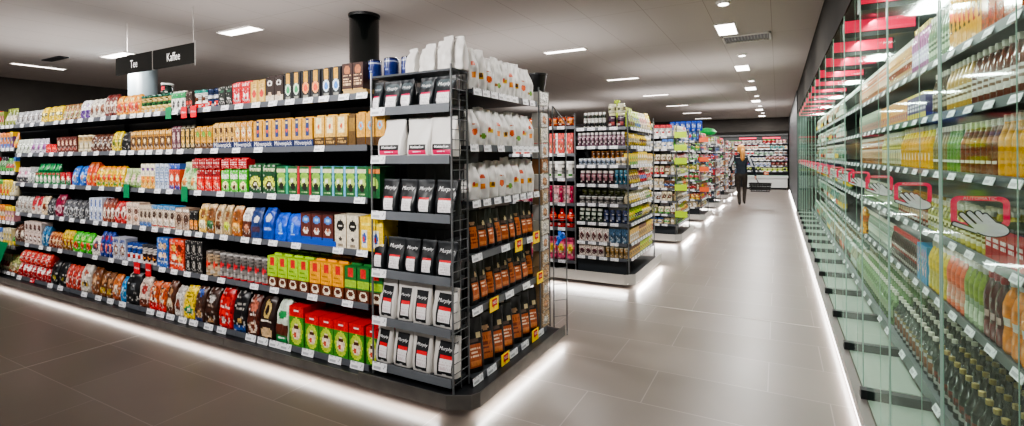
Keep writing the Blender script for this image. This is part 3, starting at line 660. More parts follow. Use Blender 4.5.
FR(2, 87, 97, 2, 'coffee_bag', 'coffee', 'G', .25, 'd8481c', [('E', .5, .35, .36, .2, 'e8a83c'), ('R', 0, 1, .82, 1, 'a8542a')], 'tall orange red bag', d=.1)
FR(2, 97, 124, 5, 'coffee_bag', 'coffee', 'G', .21, 'edc018', [('E', .5, .45, .34, .16, 'd2382a'), ('R', .2, .8, .1, .24, '3f8a3c'), ('R', 0, 1, .82, 1, 'e88a1c')], 'yellow bag with red oval', d=.09)
FR(2, 124, 142, 3, 'tea_bag_pouch', 'tea', 'P', .19, 'a8c07c', [('E', .5, .5, .32, .2, 'e2b8b8'), ('R', 0, 1, 0, .15, '6a8a4a')], 'light green pouch with pink spot', d=.07)
FR(2, 142, 156, 3, 'tea_box', 'tea', 'B', .235, 'f0e6c8', [('R', 0, 1, 0, .5, 'e8a828'), ('E', .5, .35, .26, .14, 'd86a1c'), ('R', .2, .8, .7, .85, '6a3a8a')], 'white and orange tea box', d=.1)
FR(2, 156, 170, 3, 'tea_box', 'tea', 'B', .235, 'b4c2d8', [('X', .1, .9, .1, .9, '6a7ea8', 7)], 'pale blue printed tea box', d=.1)
FR(2, 170, 181, 2, 'tea_box', 'tea', 'B', .235, 'cf4628', [('r', 0, 1, .78, 1, '2c4fa8'), ('E', .5, .45, .3, .14, 'f2e2c8'), ('R', .1, .9, 0, .14, '4a3a8a')], 'orange red tea box with blue top', d=.1)
FR(2, 181, 197, 2, 'tea_bag_pouch', 'tea', 'P', .25, 'b9d49a', [('E', .5, .3, .3, .16, 'e28a3c'), ('E', .5, .7, .26, .1, '4f9a4a')], 'big pale green pouch with orange fruit', d=.1)
FR(2, 197.5, 221.5, 3, 'coffee_pack', 'coffee', 'K', .18, 'd21e1c', [('r', 0, 1, .72, 1, '8e1a1e'), ('E', .35, .35, .16, .2, 'f2785a'), ('E', .6, .3, .12, .12, 'f0a07a'), ('X', .15, .85, .56, .68, 'f2d0c8', 1)], 'red coffee brick with swirl')
FR(2, 222, 248.5, 3, 'coffee_pack', 'coffee', 'K', .18, '4fb832', [('R', .1, .9, .62, .86, 'e8f0dc'), ('E', .5, .3, .34, .2, 'f2e49a'), ('E', .55, .22, .18, .1, '5a3a1c')], 'bright green coffee brick with white band')
FR(2, 193, 221, 4, 'coffee_pack', 'coffee', 'K', .075, '9a1c22', [('X', .1, .9, .3, .7, 'e2b8b0', 1)], 'small dark red pack stacked on red bricks', dz=.196)
FR(2, 222, 248, 3, 'coffee_pack', 'coffee', 'K', .075, 'b81e22', [('X', .1, .9, .3, .7, 'f0d0cc', 2)], 'small red pack stacked on green bricks', dz=.196)
FR(2, 249.5, 277, 2, 'coffee_pack', 'coffee', 'K', .225, '1c4c2c', [('r', 0, 1, .8, 1, '2a5a38'), ('R', .05, .95, .78, .9, 'c9cfa0'), ('E', .5, .38, .42, .24, 'c9d23a'), ('E', .5, .3, .24, .14, '22160f'), ('E', .5, .32, .12, .06, 'e8e0d0')], 'large dark green coffee brick with cup')
SP = ['2fa88a', 'c01c34', 'c01c34', '6aaedc', '6aaedc', '6aaedc', '6aaedc', '1c5a34']
for i in range(8):
    u0 = 277.5 + i * (358 - 277.5) / 7
    a = 'teal red crimson azure skyblue sky-blue pale-blue plain'.split()[i]
    FR(2, u0, u0 + 11.4, 1, 'coffee_pack', 'coffee', 'B', .215, '1f5a32', [('R', 0, .8, .8, .92, 'd8d8a8'), ('E', .42, .66, .36, .14, '7fb03c'), ('E', .42, .44, .34, .18, 'b6cf62'), ('E', .42, .3, .22, .12, '1f1a12'), ('E', .32, .5, .12, .08, 'eef0e0'), ('R', .82, 1, 0, 1, SP[i]), ('X', .1, .7, .04, .14, 'a8c888', 1)],
       f'green coffee box, {ORD[i]} of eight', side=SP[i], wf=.97, d=.14)
FR(2, 369.5, 381, 1, 'coffee_pack', 'coffee', 'B', .215, '1f5a32', [('R', 0, 1, .8, .92, 'd2783c'), ('E', .5, .44, .34, .2, 'a6c85a'), ('E', .5, .3, .2, .1, '1f1a12')], 'green coffee box with orange band beside the wire rack', wf=.97, d=.14)
# -- fourth shelf
FR(3, 16, 32, 4, 'coffee_bag', 'coffee', 'G', .20, 'b9b6b0', [('E', .5, .45, .3, .22, '8a7a70'), ('R', .1, .9, .75, .85, 'e9e6e2')], 'grey white coffee bag', d=.08)
FR(3, 32, 42, 2, 'coffee_bag', 'coffee', 'G', .21, 'e0d6ce', [('R', 0, 1, .5, 1, 'a82430'), ('E', .5, .3, .25, .12, 'c05a3a')], 'red and white coffee bag', d=.08)
FR(3, 42, 48, 1, 'coffee_bag', 'coffee', 'G', .22, 'd9c09a', [('E', .5, .45, .3, .2, '7a3a24')], 'beige coffee bag with brown oval', d=.08)
FR(3, 48, 58, 2, 'coffee_bag', 'coffee', 'G', .20, '3c3c40', [('E', .5, .45, .3, .16, '8c8c90')], 'dark grey bag with light spot', d=.08)
FR(3, 56, 64, 1, 'coffee_bag', 'coffee', 'G', .25, '7c1838', [('E', .5, .35, .3, .2, 'c890a0')], 'tall maroon coffee bag', d=.09)
FR(3, 64, 90, 5, 'coffee_bag', 'coffee', 'G', .20, '4a4b50', [('E', .5, .42, .34, .2, 'b4b6ba'), ('E', .5, .42, .18, .1, '2f3034'), ('R', .15, .85, .08, .18, '8a8c90')], 'charcoal coffee bag with grey oval', d=.09)
FR(3, 90, 103, 3, 'coffee_box', 'coffee', 'B', .24, 'cfd6e6', [('R', .3, .7, .1, .9, '4a66a8'), ('R', .36, .64, .4, .6, 'e9eef6')], 'pale blue tall coffee box', d=.1)
FR(3, 103, 115, 3, 'coffee_bag', 'coffee', 'G', .24, '8c4432', [('E', .5, .4, .34, .22, 'e6d8c8'), ('R', 0, 1, .85, 1, '5a2018')], 'brown bag with cream oval', d=.08)
FR(3, 115, 127, 2, 'coffee_bag', 'coffee', 'G', .22, 'c02c2c', [('E', .5, .5, .36, .28, 'ecd9cc'), ('E', .5, .45, .2, .12, '5a2a1c')], 'red bag with big cream oval', d=.08)
FR(3, 127, 140, 2, 'coffee_pack', 'coffee', 'B', .22, 'dcc2b0', [('E', .5, .62, .3, .12, '5a3424'), ('E', .5, .3, .3, .14, 'b07a5a')], 'pink beige coffee pack', d=.09)
FR(3, 140, 152, 3, 'coffee_pack', 'coffee', 'B', .20, 'cdb9a2', [('E', .5, .55, .3, .16, '3c2418'), ('R', 0, 1, .0, .2, '3f6aa8')], 'beige pack with blue foot', d=.09)
FR(3, 152, 176, 4, 'coffee_pack', 'coffee', 'B', .21, 'd2bea8', [('r', 0, 1, .84, 1, '3f86c0'), ('E', .5, .58, .3, .14, '40261a'), ('E', .5, .26, .3, .14, 'e9ded0'), ('R', .1, .9, .05, .12, 'b0302c')], 'beige pack with blue top', d=.09)
FR(3, 176, 190, 2, 'coffee_pack', 'coffee', 'B', .20, 'b69a84', [('E', .5, .5, .34, .22, '4a3024'), ('R', .1, .9, .82, .92, 'e6dccf')], 'taupe pack with dark oval', d=.09)
FR(3, 190, 198.5, 2, 'coffee_pack', 'coffee', 'B', .18, '1c1c20', [('R', .1, .9, .1, .55, 'e08a2c')], 'black pack with orange half', d=.09)
for nm, c, c2, u0, u1 in (('yellow cream', 'dcb04c', 'f0e2b8', 199, 206.5), ('brown green', '8a5c34', '3c6a44', 206.5, 215), ('cream brown', 'cdb48c', '5c3a22', 215, 223.5), ('lime', 'b89a6c', 'c2d232', 223.5, 231.5), ('amber', 'a8602c', 'e6b05c', 231.5, 242.5)):
    FR(3, u0, u1, 1, 'coffee_bag', 'coffee', 'G', .25, c, [('R', .2, .8, .15, .45, c2), ('E', .5, .65, .3, .14, '7a4a28'), ('R', 0, 1, .9, 1, 'c9a878')], f'tall {nm} craft coffee bag', d=.08, yaw_=0) if False else FR(3, u0, u1, 1, 'coffee_bag', 'coffee', 'G', .25, c, [('R', .2, .8, .15, .45, c2), ('E', .5, .65, .3, .14, '7a4a28'), ('R', 0, 1, .9, 1, 'c9a878')], f'tall {nm} craft coffee bag', d=.08)
FR(3, 242.5, 251, 1, 'coffee_bag', 'coffee', 'G', .24, '5c3428', [('R', 0, 1, .55, 1, 'e2dcd8'), ('E', .5, .3, .28, .14, 'b8785a')], 'white topped brown coffee bag', d=.09)
FR(3, 251, 262, 1, 'coffee_bag', 'coffee', 'G', .245, '2b3f6e', [('E', .5, .62, .26, .12, 'd8d8e0'), ('R', .2, .8, .2, .4, '4a3444')], 'slate navy coffee bag', d=.09)
FR(3, 262.5, 275, 1, 'coffee_bag', 'coffee', 'G', .25, '2244a0', [('E', .5, .7, .3, .14, 'c9d4ea'), ('R', .2, .8, .3, .4, '8aa0d8')], 'royal blue coffee bag with white oval', d=.09)
FR(3, 275, 299, 2, 'coffee_bag', 'coffee', 'G', .215, '1450c8', [('E', .45, .5, .14, .2, '6aa0f0'), ('X', .3, .7, .2, .3, 'a8c4f4', 1)], 'bright blue refill bag', d=.1)
FR(3, 301, 334, 3, 'coffee_pack', 'coffee', 'B', .225, '5c2c24', [('r', 0, 1, .95, 1, '3a1c18'), ('E', .5, .78, .36, .12, '3c78c8'), ('E', .5, .78, .2, .06, 'a8c8ec'), ('E', .5, .42, .26, .12, 'e8e2dc'), ('E', .5, .46, .18, .05, 'b0603c'), ('R', 0, 1, 0, .22, '2450a8')], 'brown box with blue oval and white cup', d=.14, dz=.01)
BT = mat('blue_card', '1c4cb0', .5)
a0, a1 = fx(292, YF), fx(334.5, YF); t = part('display_tray', MB().box(a0, a1, YF + .004, YF + .008, FZ[3] + .0155, FZ[3] + .055).box(a0, a1, YF + .008, YF + .17, FZ[3] + .0155, FZ[3] + .02).quad([(a0 + .04, YF + .004, FZ[3] + .055), (a0 + .09, YF + .004, FZ[3] + .055), (a0 + .065, YF + .004, FZ[3] + .10)]), BT, None)
tag(t, 'blue cardboard display tray holding brown coffee boxes', 'tray')
FR(3, 335, 359.5, 2, 'coffee_pack', 'coffee', 'B', .235, 'd9cdb6', [('E', .5, .68, .32, .17, '1c1a18'), ('X', .26, .74, .62, .76, 'e6dccb', 2), ('E', .5, .28, .16, .05, '3a3430'), ('R', .3, .7, .06, .13, '8a7c68')], 'cream coffee box with black circle', d=.14)
FR(3, 360.5, 384, 2, 'coffee_pack', 'coffee', 'B', .235, 'ecc414', [('R', .1, .6, .1, .6, 'e9e6d8'), ('E', .35, .36, .2, .16, '3a5aa0'), ('E', .3, .34, .1, .08, 'c83a2c'), ('R', .1, .9, .72, .84, 'f4dc60')], 'bright yellow coffee box', d=.14)
# -- fifth shelf
FR(4, 15, 25, 2, 'biscuit_bag', 'biscuits', 'G', .20, '5a3826', [('E', .5, .45, .32, .22, 'e2d6c6')], 'brown biscuit bag with cream oval', d=.08)
FR(4, 25, 42, 4, 'tea_box', 'tea', 'B', .13, 'e2ccc2', [('E', .5, .5, .34, .3, '6a3a2c'), ('R', .3, .7, .4, .6, 'e9e0d8')], 'pink white box lower row', d=.1)
FR(4, 25, 42, 4, 'tea_box', 'tea', 'B', .12, 'd8c4ba', [('E', .5, .5, .34, .3, '4a2a20')], 'pale box stacked on pink white boxes', d=.1, dz=.135)
FR(4, 42, 49, 2, 'coffee_bag', 'coffee', 'G', .22, '2c6c9a', [('E', .5, .45, .3, .2, 'a8d0e0')], 'teal blue coffee bag', d=.08)
FR(4, 49, 62, 4, 'coffee_bag', 'coffee', 'G', .17, '8a3c20', [('E', .5, .45, .36, .24, 'e0b080'), ('R', 0, 1, .8, 1, 'c9782c')], 'rust brown coffee bag', d=.08)
FR(4, 62, 73, 3, 'coffee_bag', 'coffee', 'G', .21, 'd8b41c', [('E', .5, .4, .3, .2, '8a3a1c'), ('R', 0, 1, 0, .2, '7a5018')], 'mustard yellow coffee bag', d=.08)
FR(4, 73, 92, 3, 'coffee_bag', 'coffee', 'G', .21, '3cb428', [('E', .5, .35, .34, .18, 'd84a30'), ('E', .5, .7, .28, .12, 'b0e070')], 'vivid green coffee bag', d=.09)
FR(4, 92, 100, 1, 'coffee_bag', 'coffee', 'G', .19, 'e2dad0', [('E', .5, .5, .36, .26, '4a3a5a'), ('E', .5, .5, .2, .14, 'c05a3c')], 'white bag with dark round print', d=.09)
FR(4, 100, 113, 3, 'coffee_bag', 'coffee', 'G', .25, '1f3c8c', [('E', .5, .35, .34, .16, 'e0482c'), ('E', .5, .35, .16, .08, 'f4e4d0'), ('E', .5, .75, .28, .1, 'b8283a')], 'blue coffee bag with red sun', d=.08)
FR(4, 113, 126, 2, 'coffee_box', 'coffee', 'B', .21, 'b8bac8', [('E', .5, .42, .36, .24, '7a4a34'), ('E', .5, .42, .2, .12, 'e8dcd0'), ('R', .1, .9, .75, .9, '4a5a90')], 'grey lilac box with coffee cup', d=.1)
FR(4, 126, 141, 3, 'instant_coffee_jar', 'coffee jar', 'T', .18, 'd8dae4', [('R', 0, 1, .45, .7, '2c4f9c'), ('E', .5, .3, .3, .12, 'b83a34')], 'white jar with blue band', lid='2a4890', m='gloss')
FR(4, 141, 156, 3, 'instant_coffee_jar', 'coffee jar', 'T', .18, 'cfc6c0', [('R', 0, 1, .15, .5, '3c2a2a'), ('E', .5, .3, .28, .1, 'd8843c')], 'pale jar with brown label', lid='3a3c44', m='gloss')
FR(4, 157, 169, 1, 'coffee_box', 'coffee', 'B', .265, '2a62b4', [('E', .32, .72, .18, .1, 'e2c49a'), ('E', .68, .72, .18, .1, 'd8a878'), ('E', .32, .4, .18, .1, 'ecd2b0'), ('E', .68, .4, .18, .1, 'e0b48a'), ('X', .1, .9, .05, .22, 'c8daf0', 2)], 'big blue variety coffee box', d=.15)
FR(4, 169.5, 185, 1, 'coffee_box', 'coffee', 'B', .265, 'e0482a', [('E', .3, .72, .16, .1, 'f0c44a'), ('E', .66, .72, .18, .1, '7a2a1c'), ('E', .3, .4, .18, .1, 'f4e0b8'), ('E', .68, .38, .18, .1, 'f0a83c'), ('X', .1, .9, .05, .2, 'f6d8cc', 2)], 'big orange red variety coffee box', d=.15)
FR(4, 185.5, 203, 3, 'espresso_box', 'coffee', 'B', .135, '141416', [('E', .5, .5, .2, .24, 'b8b4ac'), ('E', .5, .5, .1, .12, '141416')], 'black espresso box lower row', d=.12)
FR(4, 185.5, 203, 3, 'espresso_box', 'coffee', 'B', .135, '1a1a1d', [('E', .5, .5, .2, .24, '9c988f')], 'black espresso box stacked above', d=.12, dz=.139)
FR(4, 204, 218, 2, 'coffee_can', 'coffee tin', 'C', .205, 'b69c7c', [('R', 0, 1, .9, 1, '6a625c'), ('E', .5, .45, .3, .12, 'd8382c'), ('R', 0, 1, .05, .12, '8a7458')], 'tan coffee can with red spot')
FR(4, 218, 267, 7, 'coffee_can', 'coffee tin', 'C', .20, '77726f', [('r', 0, 1, .93, 1, '9a9694'), ('E', .5, .55, .26, .12, 'cf2a34'), ('r', 0, 1, 0, .09, 'b8202c'), ('R', .44, .56, .2, .42, 'a8a4a2')], 'grey coffee can with red spot')
FR(4, 267.5, 309, 4, 'coffee_pack', 'coffee', 'K', .235, 'a2cc28', [('r', 0, 1, 0, .34, '5c2c18'), ('E', .5, .17, .34, .14, 'ece0c8'), ('E', .5, .19, .22, .07, '5c2c18'), ('R', .28, .72, .7, .96, 'd42a2c'), ('X', .1, .9, .42, .6, '5f9020', 3)], 'lime green coffee brick with cup', d=.13, rows=2)
FR(4, 309.5, 344, 3, 'coffee_pack', 'coffee', 'K', .235, 'eda01c', [('r', 0, 1, 0, .34, '6a3218'), ('E', .5, .17, .34, .14, 'f0e2c8'), ('E', .5, .19, .22, .07, '5c2c18'), ('R', .28, .72, .7, .96, 'd42a2c'), ('X', .1, .9, .42, .6, 'b06818', 3)], 'orange coffee brick with cup', d=.13, rows=2)
FR(4, 344.5, 383, 3, 'coffee_pack', 'coffee', 'K', .235, '2a6e34', [('r', 0, 1, 0, .34, '5c2c18'), ('E', .5, .17, .34, .14, 'ece0c8'), ('E', .5, .19, .22, .07, '5c2c18'), ('R', .28, .72, .7, .96, 'd42a2c'), ('R', 0, 1, .38, .62, '98be34')], 'dark green coffee brick with cup', d=.13, rows=2)
# -- bottom shelf
FR(5, 9, 18, 2, 'biscuit_bag', 'biscuits', 'G', .22, '9aa060', [('E', .5, .45, .3, .2, 'd8c89a'), ('R', 0, 1, 0, .2, 'b0502c')], 'olive beige bag', d=.1)
FR(5, 18, 50, 7, 'coffee_bag', 'coffee', 'G', .17, 'c41c24', [('E', .5, .62, .34, .2, 'efe8e2'), ('R', .1, .9, .1, .22, '8e141c')], 'red bag with white oval lower layer', d=.12)
FR(5, 20, 50, 6, 'coffee_bag', 'coffee', 'G', .13, 'd8382c', [('N', .1, .9, .3, .9, ['efe8e2', 'c41c24', 'e8a88a'])], 'red white bag piled on top', d=.1, dz=.17)
FR(5, 50, 66, 2, 'coffee_bag', 'coffee', 'G', .25, '1b1d20', [('R', .35, .75, .22, .42, 'd8c41c'), ('R', .45, .65, .27, .37, '2a2a1c')], 'black bag with yellow square', d=.13)
FR(5, 66, 80, 3, 'coffee_bag', 'coffee', 'G', .24, 'c8483a', [('N', .15, .85, .2, .8, ['efd2c8', 'b02c2c', 'e2a08a'])], 'pink red coffee bag', d=.1)
FR(5, 80, 90, 1, 'coffee_bag', 'coffee', 'G', .27, 'd6ccc0', [('R', .25, .75, .2, .42, 'c8a020'), ('R', .38, .62, .25, .37, '4a3a20'), ('E', .5, .75, .26, .1, 'c0604a')], 'beige bag with gold square', d=.11)
FR(5, 90, 100, 1, 'coffee_bag', 'coffee', 'G', .26, '8c5634', [('E', .5, .5, .3, .2, 'c9a07a'), ('R', 0, 1, .8, 1, '6a3c20')], 'brown coffee bag with tan oval', d=.11)
FR(5, 100, 112, 2, 'coffee_bag', 'coffee', 'G', .24, '7a4c2c', [('R', .1, .9, .12, .4, 'd8b024'), ('E', .5, .68, .28, .12, 'b88860')], 'brown bag with yellow label', d=.11)
FR(5, 112, 120, 1, 'coffee_bag', 'coffee', 'G', .24, 'c8703a', [('E', .5, .45, .3, .2, 'f0d8c0'), ('R', 0, 1, 0, .2, '9a4c2c')], 'terracotta bag with cream oval', d=.1)
FR(5, 120, 126, 1, 'coffee_bag', 'coffee', 'G', .23, '1c84c4', [('E', .5, .45, .26, .16, 'a0d4ec')], 'sky blue slim bag', d=.1)
FR(5, 126, 139, 1, 'coffee_bag', 'coffee', 'G', .30, '1d1f22', [('E', .5, .55, .2, .12, '5a5e62')], 'large plain black bag', d=.13)
FR(5, 139, 149, 1, 'coffee_bag', 'coffee', 'G', .27, 'dcc4b4', [('E', .5, .6, .3, .16, 'a83a34'), ('R', 0, 1, 0, .3, '7a3c2a')], 'cream bag with red oval', d=.11)
FR(5, 149, 166, 2, 'coffee_bag', 'coffee', 'G', .25, 'c85a2c', [('N', .15, .85, .25, .85, ['5a2418', 'e0904a', 'efe0c8', 'b03c1c']), ('R', 0, 1, 0, .3, 'd8282a')], 'orange brown bag in red tray', d=.11)
FR(5, 166, 174, 1, 'coffee_bag', 'coffee', 'G', .28, '5c3422', [('R', .15, .85, .2, .5, 'd8c2a0'), ('E', .5, .72, .28, .1, 'b8865a')], 'brown bag with cream panel', d=.11)
FR(5, 174, 183, 1, 'coffee_bag', 'coffee', 'G', .25, 'e0d8cf', [('E', .5, .4, .32, .2, '7a3c2c'), ('R', 0, 1, .85, 1, 'b0a8a0')], 'white bag with brown round print', d=.11)
FR(5, 183, 194, 1, 'coffee_bag', 'coffee', 'G', .27, 'ecc816', [('E', .5, .28, .3, .14, '2c8a54'), ('E', .5, .28, .14, .07, 'e9e6c8'), ('X', .2, .8, .6, .75, '8a7010', 1)], 'yellow coffee bag with green round print', d=.12)
FR(5, 194, 204, 1, 'coffee_bag', 'coffee', 'G', .28, '4a3026', [('E', .5, .84, .34, .1, '3a5aa8'), ('E', .5, .2, .3, .12, 'c0965c'), ('R', .1, .9, 0, .1, '2c3a6a')], 'brown coffee bag with blue crest', d=.12)
FR(5, 204, 217.5, 1, 'coffee_bag', 'coffee', 'G', .29, '3c241c', [('E', .5, .74, .3, .12, 'c9c4bf'), ('X', .2, .8, .48, .56, 'b09a8a', 1), ('E', .5, .12, .26, .08, '9a7450')], 'dark brown bag with grey oval', d=.13)
FR(5, 218, 232, 1, 'coffee_bag', 'coffee', 'G', .32, 'cb2324', [('X', .1, .9, .44, .54, 'efc4bc', 1), ('E', .4, .2, .18, .08, 'f0dcd4'), ('R', .1, .9, .86, .96, 'a81a1c')], 'tall bright red coffee bag', d=.13)
FR(5, 232.5, 246, 1, 'coffee_bag', 'coffee', 'G', .31, '17181c', [('R', .12, .88, 0, .14, '2a4c8c'), ('E', .5, .28, .2, .08, 'c8a060'), ('X', .2, .8, .5, .7, 'a8a49c', 2)], 'tall black bag with blue foot', d=.13)
FR(5, 246.5, 258, 1, 'coffee_bag', 'coffee', 'G', .30, '54281e', [('E', .5, .76, .32, .16, 'c8705a'), ('E', .5, .2, .34, .14, 'e0c4a8'), ('E', .5, .2, .18, .07, '8a3a24'), ('X', .2, .8, .46, .54, 'e0d0c4', 1)], 'chocolate brown bag with salmon crest', d=.13)
FR(5, 258.5, 274.5, 1, 'coffee_bag', 'coffee', 'G', .32, '2c1c18', [('E', .5, .68, .28, .22, 'd2b46c'), ('E', .5, .68, .14, .12, '2c1c18'), ('E', .5, .14, .4, .12, 'cfae84'), ('X', .15, .85, .36, .44, 'e6dccb', 1)], 'large dark brown bag with gold emblem', d=.14)
FR(5, 275, 288, 1, 'coffee_bag', 'coffee', 'G', .31, 'cfdcca', [('E', .5, .66, .36, .1, '2c8a4c'), ('R', 0, 1, .18, .42, '5c2c20'), ('R', 0, 1, 0, .18, '1f7a3e'), ('X', .2, .8, .06, .12, 'e0f0e0', 1)], 'white and green coffee bag', d=.13)
RG = [('r', 0, 1, .76, 1, 'cf1d26'), ('E', .5, .38, .42, .34, 'b9cf3c'), ('E', .5, .36, .26, .2, 'ecd9bc'), ('E', .5, .47, .2, .05, '4a2614'), ('E', .4, .28, .1, .08, 'd8563c'), ('X', .35, .65, .84, .92, 'f6e4e0', 1)]
FR(5, 288.5, 303.5, 1, 'coffee_pack', 'coffee', 'B', .29, '3f8a2c', RG, 'tall red topped green coffee pack, single', d=.2)
FR(5, 304.5, 364, 4, 'coffee_pack', 'coffee', 'B', .25, '3f8a2c', RG, 'red topped green coffee pack with cup', d=.2, wf=.95, rows=2)
FR(5, 365.5, 378, 1, 'coffee_pack', 'coffee', 'B', .25, '3f8a2c', RG, 'red topped coffee pack beside the wire rack', d=.2)

# promotion cards clipped to the rails
CARD = {}
def promo(u, v, w, h, m, label, txt=None, y=YF - .012, face='F', a=None, plane=None, z=None):
    if face == 'F':
        x = fx(u, y, v); d = ray(u, v); z = HCAM + d[2] / d[1] * y; loc = (x, y, z)
    else: loc = (plane, a, z)
    t = thing('promotion_card', label, 'price card', loc, rot=FACE[face]); o = link('card', MB().box(-w / 2, w / 2, -.002, .0, -h / 2, h / 2).mesh('card', M[m]), t)
    if txt == 'NEU':
        link('red_panel', MB().box(-w * .26, w * .3, -.004, -.0022, -h * .12, h * .4).quad([(-w * .16, -.0042, -h * .1), (w * .0, -.0042, -h * .1), (-w * .1, -.0042, -h * .34)]).mesh('red_panel', M['redp']), t)
        link('lettering', text_mesh('NEU', w * .26, m=M['whitetext']), t, (w * .02, -.0062, h * .14))
    elif txt == 'dot':
        link('round_print', MB().lathe([(w * .3, 0), (w * .3, .001)], 20).mesh('round_print', M['whitetext']), t).rotation_euler = (math.pi / 2, 0, 0)
    elif txt: link('lettering', text_mesh(txt, w * .3, m=M['whitetext']), t, (0, -.003, 0))
    return t
promo(168.5, 113, .085, .1, 'green', 'green card with white round print on top rail under gold jars', 'dot')
promo(184, 112.5, .085, .095, 'redcard', 'red promotion card on the top rail, first of two side by side', 'Aktion')
promo(193.5, 111.5, .085, .095, 'redcard', 'red promotion card on the top rail, second of two side by side', 'Aktion')
promo(126.5, 191, .10, .125, 'green', 'green card on third rail below the light green pouches', 'dot')
promo(184.5, 194, .09, .125, 'green', 'green card on third rail below the big pale pouch', 'dot')
promo(137, 268, .10, .10, 'redcard', 'red promotion card on fifth rail above the large black bag', 'Aktion')
promo(148.5, 270, .09, .115, 'redcard', 'red promotion card on fifth rail above the orange brown bags', 'Aktion')
t = thing('floor_sign', 'dark green angled sign at the far end of the bottom coffee shelf', 'sign', (-8.3, 2.2, .3))
part('board', MB().quad([(-8.5, 2.26, .11), (-8.08, 2.26, .14), (-7.72, 2.26, .52), (-8.5, 2.26, .52)]), M['green'], t)
part('round_print', MB().quad([(-8.32, 2.255, .3), (-8.2, 2.255, .24), (-8.14, 2.255, .34), (-8.2, 2.255, .44), (-8.3, 2.255, .42)]), M['whitetext'], t)

# goods of the far seven-shelf bay
PAL = {'red': 'c42430', 'white': 'e6e2de', 'yellow': 'e2c22c', 'green': '4f9a48', 'orange': 'e0843a', 'brown': '6e4630', 'cream': 'dccfae', 'blue': '3c68b0', 'pink': 'dc9aa0', 'black': '26262a', 'grey': '8d8f92',
       'lime': 'b4cf2c', 'gold': 'c9a04e', 'teal': '3f9a94', 'purple': '6c4a80', 'beige': 'cdb894', 'maroon': '742430', 'silver': 'b8bcc2', 'navy': '27365e', 'amber': 'b8742c', 'olive': '7f8a3c'}
def style(a, b, i):
    A, B = PAL[a], PAL[b]
    return [[('R', 0, 1, .3, .62, B)], [('E', .5, .5, .34, .24, B)], [('R', .15, .85, .12, .6, B), ('E', .5, .38, .2, .12, A)], [('r', 0, 1, .72, 1, B), ('X', .15, .85, .2, .5, B, 3)], [('R', 0, 1, .0, .3, B), ('E', .5, .62, .3, .16, B)]][i % 5]
STY = ['with {b} band', 'with {b} oval', 'with {b} label', 'with {b} top', 'with {b} foot']
def fill(face, a0, a1, plane, z, clear, where, kinds, cols, seed, per=(3, 6), width=(.07, .1), res=.35, name=None):
    """stock a shelf from a0 to a1 with runs of equal goods"""
    r = random.Random(seed); pos = a0; sgn = 1 if a1 > a0 else -1; guard = 0
    while (a1 - pos) * sgn > .06 and guard < 60:
        guard += 1
        nm, cat, kind = r.choice(kinds); w = r.uniform(*width); n = r.randint(*per); n = max(1, min(n, int((a1 - pos) * sgn / w)))
        if (a1 - pos) * sgn < w * 1.5: n = 1; w = (a1 - pos) * sgn
        A = r.choice(cols); Bc = r.choice([c for c in ('white', 'red', 'black', 'cream', 'yellow', 'green', 'brown', 'blue') if c != A]); st = r.randrange(5)
        for _ in range(40):
            desc = f"{A} {nm.replace('_', ' ')} {STY[st].format(b=Bc)}"
            if (desc, where) not in USED: break
            st = r.randrange(5); Bc = r.choice([c for c in PAL if c != A])
        h = clear * r.uniform(.74, .95)
        lidc = PAL[r.choice(['white', 'black', 'gold', 'red'])] if kind in 'JT' else None
        row(face, pos, pos + sgn * n * w, plane, z, n, nm, cat, kind, round(h, 2), PAL[A], style(A, Bc, st), desc, where, res=res, lid=lidc, m='card' if kind == 'B' else 'gloss' if kind in 'JT' else 'film', d=.08 if kind in 'GHPW' else None)
        pos += sgn * n * w
for k, z in enumerate(LZ):
    fill('F', -8.6, -7.77, YF, z + .0155, .21, f'on {["top", "second", "third", "fourth", "fifth", "sixth", "bottom"][k]} shelf of far bay', [('cereal_pouch', 'pouch', 'P'), ('sweets_box', 'box', 'B')],
         [['olive', 'green', 'yellow'], ['pink', 'purple', 'orange'], ['green', 'yellow', 'red'], ['cream', 'orange', 'yellow'], ['orange', 'pink', 'beige'], ['yellow', 'lime', 'cream'], ['beige', 'olive', 'cream']][k], 50 + k, res=.3, per=(2, 4))

# ================================================================ goods of the wire corner rack
def er(k, us, kind, h, base, layers, desc, text, m='film', d=.085, wf=1.03, z=None):
    wh = ['on top tier', 'on second tier', 'on third tier', 'on fourth tier', 'on fifth tier', 'on bottom tier'][k] + ' of wire rack'
    for i, (u0, u1) in enumerate(us):
        a0, a1 = fx(u0, 2.34), fx(u1, 2.34); w = round(abs(a1 - a0) * wf, 3)
        me = pack(kind, w, d, h, base, tuple(layers), None, m, 1.35, i, None)
        ex = [('lettering', wrap_text(text, kind, w, d, h))] if text else []
        dd = desc + (f', {ORD[i]} from left' if len(us) > 1 else '')
        o = put(me, 'espresso_bag', 'coffee', dd + ' ' + wh, desc + ' ' + wh, ((a0 + a1) / 2, 2.305 + d / 2 + .012 + .006 * (i % 2), (z or EZ[k]) + .0155), 'F', (hsh(i, k) - .5) * .12, 0, ex)
BL = [('R', .2, .82, .07, .42, 'e6e3e4'), ('R', .2, .82, .42, .48, 'd41a56'), ('E', .5, .76, .42, .14, '4c565a'), ('R', 0, 1, .93, 1, '3a3d40'), ('X', .2, .8, .08, .34, 'cfcccf', 4)]
BR = [('R', .22, .80, .09, .42, 'e6e3e4'), ('R', .22, .80, .42, .48, 'd8202c'), ('X', .28, .74, .12, .38, 'cfc8ca', 4), ('R', 0, 1, .93, 1, '3a3d40')]
